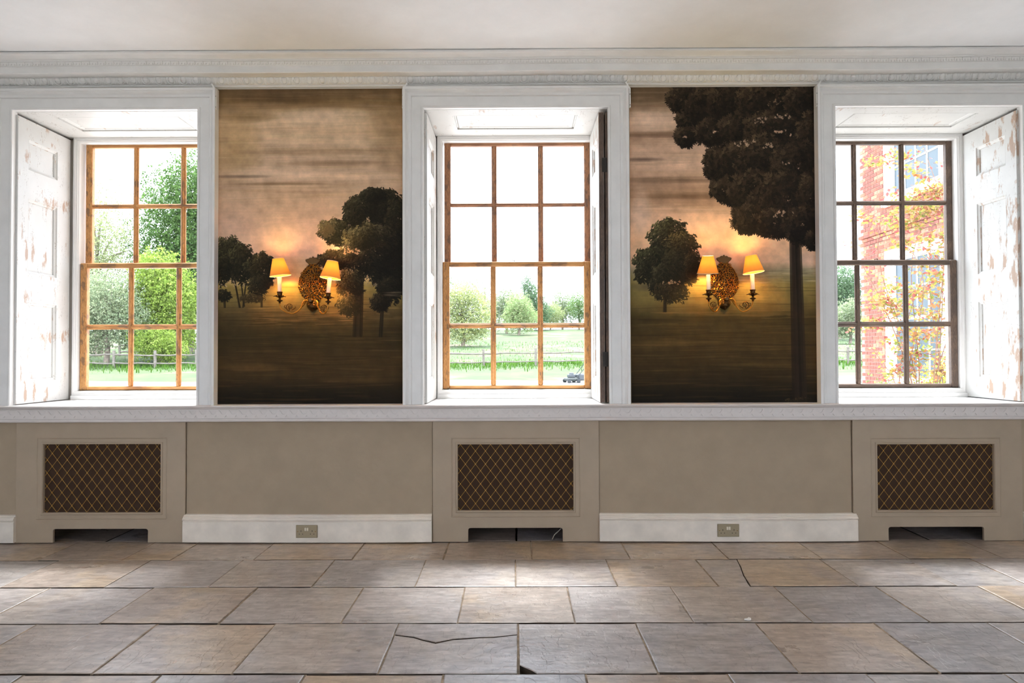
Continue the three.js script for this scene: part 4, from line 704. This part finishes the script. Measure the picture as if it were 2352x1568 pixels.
// place by bearing (metres sideways per metre ahead) and distance d from the viewer's end of the room
const at = (b, d) => [b * d, 4.72 - d];
const G = { dark: ['#5f7e40', '#6d8c4c', '#4f6d38'], mid: ['#748f4a', '#84a058', '#627f40'], yel: ['#93a84a', '#a2b45c', '#7f983e'], pale: ['#a3ae7c', '#b2b990', '#909e6c'], grey: ['#929f7c', '#80906e', '#a4ac8a'], blue: ['#6f8a66', '#809872', '#5e7856'] };
{
  let [x, z] = at(-0.478, 54);
  tree('broadleaf_tree', 'tall dense dark green tree filling the upper right of the left window', x, z, 16.3, [[-0.6, 0.72, 0, 3.2, 0.2, 3], [1.5, 0.82, 0, 3.2, 0.19, 3], [3.4, 0.62, 0, 3.4, 0.3, 3], [-1.5, 0.5, 0, 3.2, 0.24, 3], [1.2, 0.42, 0, 4, 0.28, 3.2], [3.5, 0.25, 0, 3.4, 0.2, 3]], 11000, 0.5, G.dark, 31);
  [x, z] = at(-0.524, 47);
  tree('broadleaf_tree', 'fresh yellow-green tree in front of the tall dark one', x, z, 8.4, [[0, 0.72, 0, 1.9, 0.22, 1.8], [0.9, 0.5, 0, 2.2, 0.3, 2], [-1.1, 0.4, 0, 1.8, 0.28, 1.8], [0.6, 0.24, 0, 2, 0.18, 2]], 5200, 0.4, G.yel, 32);
  [x, z] = at(-0.612, 52);
  tree('broadleaf_tree', 'thin airy pale tree with open twigs at the left of the left window', x, z, 14.5, [[0, 0.66, 0, 2.4, 0.26, 2.2], [-1.8, 0.5, 0, 2.2, 0.28, 2], [1.3, 0.5, 0, 1.8, 0.22, 2], [-1.2, 0.25, 0, 2.6, 0.22, 2.2]], 3200, 0.36, G.pale, 33, 0.9);
  [x, z] = at(-0.6, 45);
  tree('broadleaf_tree', 'spreading pale green tree low behind the fence at far left', x, z, 6.8, [[0, 0.66, 0, 2.3, 0.28, 2], [-1.2, 0.4, 0, 2, 0.3, 2], [1.4, 0.42, 0, 1.7, 0.26, 1.8]], 3600, 0.36, G.grey, 34, 0.9);
  [x, z] = at(-0.46, 62);
  tree('broadleaf_tree', 'blue-green tree low at the right edge of the left window', x, z, 9, [[0, 0.6, 0, 3.4, 0.34, 3], [2.4, 0.45, 0, 3, 0.34, 3], [-2.6, 0.35, 0, 2.6, 0.28, 2.4]], 4600, 0.45, G.blue, 35);
  [x, z] = at(-0.53, 44.5);
  tree('broadleaf_tree', 'low bright shrub-like tree just behind the fence posts', x, z, 2.9, [[0, 0.55, 0, 1.5, 0.4, 1.2], [1, 0.4, 0, 1.2, 0.34, 1]], 1700, 0.3, G.yel, 36);
  [x, z] = at(-0.70, 58);
  tree('broadleaf_tree', 'grey-green tree at the outer edge of the left window', x, z, 9.5, [[0, 0.62, 0, 3.4, 0.32, 3], [2, 0.4, 0, 2.6, 0.3, 2.4]], 3000, 0.45, G.grey, 37);
  // seen through the centre window
  [x, z] = at(-0.076, 60);
  tree('broadleaf_tree', 'pale yellowish tree at the left of the centre window', x, z, 6.3, [[0, 0.72, 0, 1.9, 0.22, 1.8], [-1.3, 0.5, 0, 1.9, 0.3, 1.8], [1.3, 0.46, 0, 1.7, 0.32, 1.8], [0, 0.26, 0, 2.6, 0.2, 2]], 3800, 0.36, [...G.pale, '#c7c98a'], 41, 0.8);
  [x, z] = at(-0.106, 66);
  tree('broadleaf_tree', 'darker thin tree at the far left edge of the centre window', x, z, 7.6, [[0, 0.66, 0, 1.2, 0.28, 1.2], [-0.6, 0.35, 0, 1.6, 0.25, 1.4]], 1100, 0.36, G.mid, 42, 0.9);
  [x, z] = at(-0.044, 88);
  tree('broadleaf_tree', 'tall bare twiggy tree rising above the pale ones', x, z, 8.6, [[0, 0.72, 0, 1.3, 0.24, 1], [-2.2, 0.75, 0, 1.1, 0.2, 1], [0.4, 0.4, 0, 2, 0.3, 1]], 420, 0.34, G.grey, 43, 0.8);
  [x, z] = at(-0.012, 86);
  tree('broadleaf_tree', 'rounded grey-green tree in the middle of the centre window', x, z, 6.2, [[0, 0.66, 0, 1.9, 0.3, 1.8], [-1.3, 0.42, 0, 1.7, 0.34, 1.6], [1.2, 0.4, 0, 1.8, 0.34, 1.6]], 3000, 0.36, G.grey, 44);
  [x, z] = at(0.006, 80);
  tree('broadleaf_tree', 'rounded fresh green tree right of the middle of the centre window', x, z, 5.6, [[0, 0.6, 0, 1.5, 0.34, 1.5], [0.9, 0.36, 0, 1.5, 0.3, 1.4], [-0.9, 0.34, 0, 1.3, 0.28, 1.3]], 2500, 0.34, [...G.pale, '#9ebc80'], 45);
  [x, z] = at(0.024, 97);
  tree('broadleaf_tree', 'dark conical evergreen behind the rounded trees', x, z, 8.2, [[-0.6, 0.78, 0, 1.1, 0.2, 1], [0.2, 0.55, 0, 1.8, 0.28, 1.6], [0.9, 0.3, 0, 2.1, 0.28, 1.8]], 2600, 0.42, G.blue, 46);
  [x, z] = at(0.052, 100);
  tree('broadleaf_tree', 'very pale low tree on the horizon of the centre window', x, z, 4.2, [[0, 0.55, 0, 2.2, 0.4, 2]], 1500, 0.34, G.pale, 47);
  [x, z] = at(0.070, 104);
  tree('broadleaf_tree', 'grey rounded tree on the skyline right of centre', x, z, 6.8, [[0, 0.6, 0, 2.1, 0.34, 2], [-1, 0.35, 0, 1.8, 0.3, 1.6], [1.2, 0.36, 0, 1.6, 0.3, 1.6]], 2600, 0.36, G.grey, 48);
  [x, z] = at(0.094, 100);
  tree('broadleaf_tree', 'greener tree at the right end of the skyline', x, z, 6.2, [[0, 0.6, 0, 1.7, 0.34, 1.6], [1.3, 0.34, 0, 1.8, 0.3, 1.6]], 1900, 0.36, [...G.mid, '#9cb592'], 49, 0.8);
  [x, z] = at(0.125, 98);
  tree('broadleaf_tree', 'last tree of the skyline beside the centre window jamb', x, z, 5, [[0, 0.55, 0, 2.4, 0.4, 2]], 1400, 0.36, G.grey, 50);
  // seen through the right window
  [x, z] = at(0.475, 70);
  tree('broadleaf_tree', 'blue-green tree at the left of the right window', x, z, 8.2, [[0, 0.68, 0, 2.1, 0.28, 2], [1.3, 0.5, 0, 1.6, 0.3, 1.6], [-1.4, 0.45, 0, 1.8, 0.32, 1.6]], 3600, 0.4, G.blue, 51);
  [x, z] = at(0.49, 62);
  tree('broadleaf_tree', 'paler tree in front of the blue-green one', x, z, 4.4, [[0, 0.55, 0, 1.5, 0.4, 1.4], [-1.5, 0.4, 0, 1.2, 0.3, 1.2]], 1800, 0.36, G.grey, 52);
}
// split-rail fence
M.oldOak = new THREE.MeshStandardMaterial({ map: woodTex(733, '#857d74', '#655d55', 0.02, 'x'), roughness: 0.95 });
function fence(z, xs, h, label, seed) {
  const f = group('rail_fence'), r = rng(seed); f.position.set((xs[0] + xs[xs.length - 1]) / 2, 0, z); const o = -f.position.x;
  for (const x of xs) { const y = ground(x, z); const p = rawCham(-0.075, 0.075, -0.2, h, -0.06, 0.06, 0.02); p.rotateZ((r() - 0.5) * 0.06); add(f, 'post', fin(p.translate(x + o, y, 0), 0.3, r() * 3), M.oldOak); }
  for (let i = 0; i + 1 < xs.length; i++) for (const k of [0.74, 0.26]) {
    const a = xs[i], b = xs[i + 1], ya = ground(a, z) + h * k, yb = ground(b, z) + h * k, pts = []; for (let j = 0; j <= 5; j++) { const t = j / 5; pts.push([lerp(a, b, t) + o, lerp(ya, yb, t) + (r() - 0.5) * 0.07, (r() - 0.5) * 0.04]); }
    add(f, 'rail', fin(rawTaper(pts, 0.05 + r() * 0.015, 0.045, 12, 6), 0.9, r() * 3), M.oldOak);
  }
  tag(f, label, 'fence');
}
{
  const xs = []; for (let x = -35.8; x < -12; x += 2.62) xs.push(x); for (let x = -11.76; x < 38; x += 3.27) xs.push(x);
  fence(-38.3, xs, 1.12, 'weathered grey split-rail fence running across all three windows', 61);
  const x2 = []; for (let x = -30; x < -15; x += 2.7) x2.push(x);
  fence(-47, x2, 1.1, 'second grey rail fence farther back in the left window', 62);
}
// longer grass along the fence
{
  const r = rng(91), T = []; for (let k = 0; k < 9; k++) { const a = r() * 6.28, l = 0.5 + r() * 0.5, b = 0.25 * r(); const c = Math.cos(a), s = Math.sin(a); T.push(-s * 0.05, 0, c * 0.05, s * 0.05, 0, -c * 0.05, c * b, l, s * b); }
  const g = triGeo(T); g.computeVertexNormals(); const im = new THREE.InstancedMesh(g, leafMat('#547a28', 0.4), 22000), m = new THREE.Matrix4(), q = new THREE.Quaternion(), e = new THREE.Euler(), v = new THREE.Vector3(), sc = new THREE.Vector3();
  for (let i = 0; i < 22000; i++) { const near = r() < 0.5, z = near ? -38.2 + (r() * r() - 0.3) * 7 : -36 - r() * 26, x = -36 + r() * 76; v.set(x, ground(x, z), z); q.setFromEuler(e.set(0, r() * 6.28, 0)); const k = (near ? 0.34 : 0.2) * (0.3 + r() * r() * 1.2); sc.set(k, k, k); im.setMatrixAt(i, m.compose(v, q, sc)); }
  im.name = 'long_grass'; im.userData.kind = 'stuff'; im.userData.label = 'tufts of long green grass along the fence'; im.userData.category = 'grass'; im.castShadow = im.receiveShadow = true; scene.add(im);
}
// lawn mower on the drive
{
  const m = group('lawn_mower'), z = -26.4, x = 2.66; m.position.set(x, ground(x, z) + 0.03, z); m.rotation.y = 0.35; m.scale.setScalar(0.92);
  const dk = new THREE.MeshStandardMaterial({ color: '#363b3f', roughness: 0.6 }), gr = new THREE.MeshStandardMaterial({ color: '#232a27', roughness: 0.5 }), st = new THREE.MeshStandardMaterial({ color: '#24282b', metalness: 0.2, roughness: 0.5 });
  add(m, 'deck', fin(rawCham(-0.42, 0.2, 0.1, 0.27, -0.26, 0.26, 0.05), 0.3), gr);
  add(m, 'engine', fin(mergeGeometries([rawCham(-0.28, 0.06, 0.27, 0.43, -0.15, 0.15, 0.03), rawLathe([[0, 0.52], [0.09, 0.51], [0.12, 0.47], [0.12, 0.42]], 14).translate(-0.1, 0, 0)]), 0.4), dk);
  const bag = rawCham(0.18, 0.62, 0.12, 0.46, -0.24, 0.24, 0.06); add(m, 'grass_box', fin(bag, 0.3), dk);
  for (const s of [-1, 1]) { add(m, 'handle_bar', fin(rawTube([[0.08, 0.25, s * 0.2], [0.4, 0.6, s * 0.2], [0.72, 0.98, s * 0.2]], 0.018, 8, 6), 0.9), st); }
  add(m, 'grip', fin(rawTube([[0.72, 0.98, -0.2], [0.76, 1.02, -0.1], [0.76, 1.02, 0.1], [0.72, 0.98, 0.2]], 0.022, 10, 6), 0.9), gr);
  const wl = rawLathe([[0, -0.03], [0.09, -0.03], [0.11, -0.02], [0.11, 0.02], [0.09, 0.03], [0, 0.03]], 16); wl.rotateX(Math.PI / 2);
  for (const [wx, wz] of [[-0.34, 0.28], [-0.34, -0.28], [0.16, 0.28], [0.16, -0.28]]) add(m, 'wheel', fin(wl.clone().translate(wx, 0.11, wz), 0.5), st);
  tag(m, 'grey push lawn mower parked on the drive by the fence', 'lawn mower');
}

// ------------------------------------------------------------------ brick wing seen through the right window
{
  const w = group('brick_house'), X = 7.3, r = rng(19);
  const bt = (hex) => new THREE.MeshStandardMaterial({ map: tex(512, 512, mixColor(hex, fP, fQ, 0.4), true, 1.5), roughness: 0.95, bumpMap: bumpPaint, bumpScale: 0.003 });
  const bricks = [bt('#8f5540'), bt('#834a38'), bt('#9c6650'), bt('#744236')], mortar = new THREE.MeshStandardMaterial({ color: '#a59c90', roughness: 1 });
  M.wingWhite = new THREE.MeshStandardMaterial({ color: '#c9c6c0', roughness: 0.6 });
  w.position.set(X, -0.4, -5); const oz = 5, oy = 0.4;
  add(w, 'roof_block', box(-0.25, 4, 9, 9.3, -9.9 + oz, -0.8 + oz), M.wingWhite);
  // windows of the wing, in openings left free of brick: [z0, z1, y0, y1]
  const wn = [[-8.62, -6.75, 4.25, 6.6], [-8.62, -6.75, 0.75, 3.1]];
  { const sh = rectShape(-9.66 + oz, -0.8 + oz, 0, 9); for (const [a, b, c, d] of wn) sh.holes.push(rectHole(a + oz, b + oz, c + oy, d + oy)); const g = rawExtrude(sh, 0.3); g.rotateY(-Math.PI / 2); g.translate(0.308, 0, 0); add(w, 'wall_core', fin(g), mortar); add(w, 'rear_block', box(0.3, 3.5, 0, 9, -9.66 + oz, -0.8 + oz), mortar); }
  const gm = bricks.map((m, i) => { const a = 0.215, h = 0.065; return fin(rawCham(-0.0, 0.1, 0, h, 0, a, 0.004), 0.3, i * 0.7); }), gh = fin(rawCham(-0.0, 0.1, 0, 0.065, 0, 0.1025, 0.004), 0.3);
  let shown = 0; const rest = bricks.map(() => []);
  for (let row = 0; row < 118; row++) {
    const y = row * 0.075; let z = -9.66 - (row % 2 ? 0.11 : 0); const proj = y > 3.86 && y < 4.08 ? (y > 4.0 ? 0.05 : 0.025) : 0;
    while (z < -5.2) {
      const L = 0.215, y0 = y - oy, free = wn.some(([a, b, c, d]) => z + L > a && z < b && y0 + 0.07 > c && y0 < d);
      if (!free && z > -9.68) {
        const k = Math.floor(r() * 4), quoin = z < -9.3 && z > -9.5 ? 3 : k, vis = z < -8.5 && y0 > 0.75 && y0 < 5.6;
        if (vis && shown < 300) { shown++; const b = add(w, 'brick', gm[k], bricks[quoin]); b.position.set(-0.004 - r() * 0.003 - proj, y, z + oz); }
        else rest[quoin].push(gm[k].clone().translate(-0.004 - proj, y, z + oz));
      }
      z += 0.225;
    }
  }
  rest.forEach((l, i) => { const o = add(w, 'bricks_beyond', mergeGeometries(l), bricks[i]); o.userData.kind = 'stuff'; });
  for (const [a, b, c, d] of wn) {
    const q = group('window', w); q.position.set(0, c + oy, a + oz); const W = b - a, H = d - c, m = (z0, z1, y0, y1, x0, x1) => cham(x0, x1, y0, y1, z0, z1, 0.006);
    add(q, 'surround', fin(mergeGeometries([rawCham(-0.06, 0.06, -0.1, H + 0.1, -0.02, 0.16, 0.008), rawCham(-0.06, 0.06, -0.1, H + 0.1, W - 0.16, W + 0.02, 0.008), rawCham(-0.07, 0.06, H, H + 0.16, -0.02, W + 0.02, 0.008), rawCham(-0.1, 0.06, -0.12, 0, -0.06, W + 0.06, 0.008)]), 0.3), M.wingWhite);
    add(q, 'sash_frame', fin(mergeGeometries([rawCham(-0.01, 0.05, 0, H, 0.16, 0.24, 0.004), rawCham(-0.01, 0.05, 0, H, W - 0.24, W - 0.16, 0.004), rawCham(-0.01, 0.05, 0, 0.08, 0.24, W - 0.24, 0.004), rawCham(-0.01, 0.05, H - 0.07, H, 0.24, W - 0.24, 0.004), rawCham(-0.015, 0.05, H / 2 - 0.03, H / 2 + 0.03, 0.24, W - 0.24, 0.004)]), 0.3), M.wingWhite);
    for (const k of [1, 2, 3]) add(q, 'glazing_bar', m(0.24 + (W - 0.48) * k / 4 - 0.016, 0.24 + (W - 0.48) * k / 4 + 0.016, 0.08, H - 0.07, 0, 0.035), M.wingWhite);
    for (const k of [0.25, 0.75]) add(q, 'glazing_bar', m(0.24, W - 0.24, H * k - 0.016, H * k + 0.016, 0, 0.035), M.wingWhite);
    const gl = new THREE.MeshPhysicalMaterial({ color: '#4e585e', roughness: 0.15, specularIntensity: 0.35 });
    for (let k = 0; k < 4; k++) for (let j = 0; j < 4; j++) { const z0 = 0.24 + (W - 0.48) * k / 4, y0 = lerp(0.06, H - 0.05, j / 4); add(q, 'pane', box(0.018, 0.022, y0, y0 + (H - 0.11) / 4, z0, z0 + (W - 0.48) / 4), gl); }
  }
  tag(w, 'red brick house wing with white sash windows seen through the right window', 'building');
}
// climbing rose outside the right window
{
  const t = group('climbing_rose'), r = rng(47); t.position.set(4.45, -0.4, -2.8);
  const stemMat = new THREE.MeshStandardMaterial({ color: '#7d6152', roughness: 0.9 });
  const lm = ['#8f8e48', '#a99148', '#a87850', '#94504e', '#78843f', '#a2745a', '#b3a35c'].map((h) => leafMat(h, 0.5));
  const lf = (() => { const T = [], N = 6, P = []; for (let i = 0; i <= N; i++) { const u = i / N, wv = 0.36 * Math.sin(Math.PI * Math.pow(u, 0.8)); P.push([u, wv, 0.14 * u * u]); } for (let i = 0; i < N; i++) { const [u, a, h] = P[i], [v, b, k] = P[i + 1]; T.push(u, h, 0, v, k, 0, v, k + b * 0.3, b, u, h, 0, v, k + b * 0.3, b, u, h + a * 0.3, a, u, h, 0, v, k + b * 0.3, -b, v, k, 0, u, h, 0, u, h + a * 0.3, -a, v, k + b * 0.3, -b); } const g = triGeo(T); g.computeVertexNormals(); return g; })();
  const stems = [], spots = [];
  const stem = (pts, r0) => { const c = new THREE.CatmullRomCurve3(pts.map((p) => new THREE.Vector3(...p))); stems.push([pts, r0]); for (let i = 0; i < 86; i++) spots.push([c.getPointAt(0.25 + 0.75 * r()), c]); };
  const ends = [[-0.42, 2.35], [-0.62, 1.75], [-0.30, 1.6], [-0.1, 2.5], [0.1, 3.0], [0.25, 3.5], [0.35, 2.8], [0.3, 2.2], [0.0, 1.9], [0.2, 1.5], [0.45, 1.9], [-0.5, 3.45], [0.15, 4.0], [0.4, 3.9], [0.35, 3.2], [-0.25, 3.15], [-0.75, 3.0], [0.45, 2.5]];
  for (const [ex, ey] of ends) { const bx = (r() - 0.5) * 0.35 + 0.05; stem([[bx, 0, (r() - 0.5) * 0.3], [bx + ex * 0.3 + (r() - 0.5) * 0.2, ey * 0.4, (r() - 0.5) * 0.5], [bx + ex * 0.75, ey * 0.8, (r() - 0.5) * 0.6], [ex, ey, (r() - 0.5) * 0.6]], 0.009); }
  for (let k = 0; k < 46; k++) { const a = [0.55 - r() * 0.75, 1.4 + r() * 2.4, (r() - 0.5) * 0.4], d = r() < 0.6 ? -1 : 1; stem([a, [a[0] + d * 0.25, a[1] + 0.12 * r(), a[2]], [a[0] + d * 0.5, a[1] - 0.05 + 0.2 * r(), a[2] + 0.1]], 0.0035); }
  for (const [p, r0] of stems) add(t, 'stem', fin(rawTaper(p, r0, r0 * 0.3, 18, 5), 0.9), stemMat);
  const rest = lm.map(() => []); let n = 0; const q = new THREE.Quaternion(), e = new THREE.Euler();
  for (const [p] of spots) for (let j = 0; j < 1; j++) {
    const v = p.clone().add(new THREE.Vector3((r() - 0.5) * 0.14, (r() - 0.5) * 0.12, (r() - 0.5) * 0.14)), s = 0.028 + r() * 0.03, k = Math.min(6, Math.floor(r() * 7));
    q.setFromEuler(e.set((r() - 0.5) * 1.8, r() * 6.28, (r() - 0.5) * 1.6));
    if (v.y < 0.6) continue;
    if (n < 300 && v.z > -0.1) { n++; const o = add(t, 'leaf', lf, lm[k]); o.position.copy(v); o.quaternion.copy(q); o.scale.setScalar(s); }
    else rest[k].push(lf.clone().applyMatrix4(new THREE.Matrix4().compose(v, q, new THREE.Vector3(s, s, s))));
  }
  rest.forEach((l, k) => { if (l.length) add(t, 'leaves_behind', mergeGeometries(l), lm[k]).userData.kind = 'stuff'; });
  tag(t, 'climbing rose with yellow, orange and red leaves outside the right window', 'rose bush');
}
function shrub(label, x, z, h, rx, n, size, hexes, seed) { const o = tree('garden_shrub', label, x, z, h, [[0, 0.6, 0, rx, 0.4, rx], [rx * 0.3, 0.35, 0, rx * 0.8, 0.3, rx * 0.8]], n, size, hexes, seed, 0.2); o.userData.category = 'shrub'; o.userData.group = 'shrubs outside the right window'; return o; }
shrub('bright yellow-green rounded shrub outside the right window', 5.15, -3.6, 1.75, 0.24, 900, 0.09, ['#c9d24a', '#d9dc66', '#aebf3e'], 71);
shrub('dark green feathery shrub at the foot of the brick corner', 4.72, -4.0, 1.45, 0.36, 1100, 0.1, ['#7f9a5a', '#94aa6a', '#6a8850'], 72);
shrub('grey twiggy bush beside the yellow-green shrub', 5.9, -4.2, 2.1, 0.4, 700, 0.1, ['#9a9a88', '#87887a', '#adab98'], 73);

// ------------------------------------------------------------------ small things lying about
{
  const s = new THREE.Shape(); s.moveTo(-0.018, 0.002).lineTo(-0.012, 0.012).lineTo(0.002, 0.009).lineTo(0.014, 0.014).lineTo(0.019, 0.002).lineTo(0.008, -0.012).lineTo(-0.004, -0.010).closePath();
  const g = rawExtrude(s, 0.0015, 0.0005); g.rotateX(-Math.PI / 2); const f = add(scene, 'paint_flake', fin(g), M.white); f.position.set(1.12, 0.006, 1.4); f.rotation.set(0.06, 0.3, 0.1); tag(f, 'white flake of paint lying on the flagstones right of centre', 'paint flake');
  const c = add(scene, 'cable_loop', fin(rawTube([[0.255, 0.006, -0.03], [0.27, 0.03, -0.05], [0.30, 0.055, -0.06], [0.318, 0.07, -0.07]], 0.003, 14, 6), 0.9), M.switch); tag(c, 'pale thin cable under the centre radiator cover', 'cable');
}

renderer.render(scene, camera);
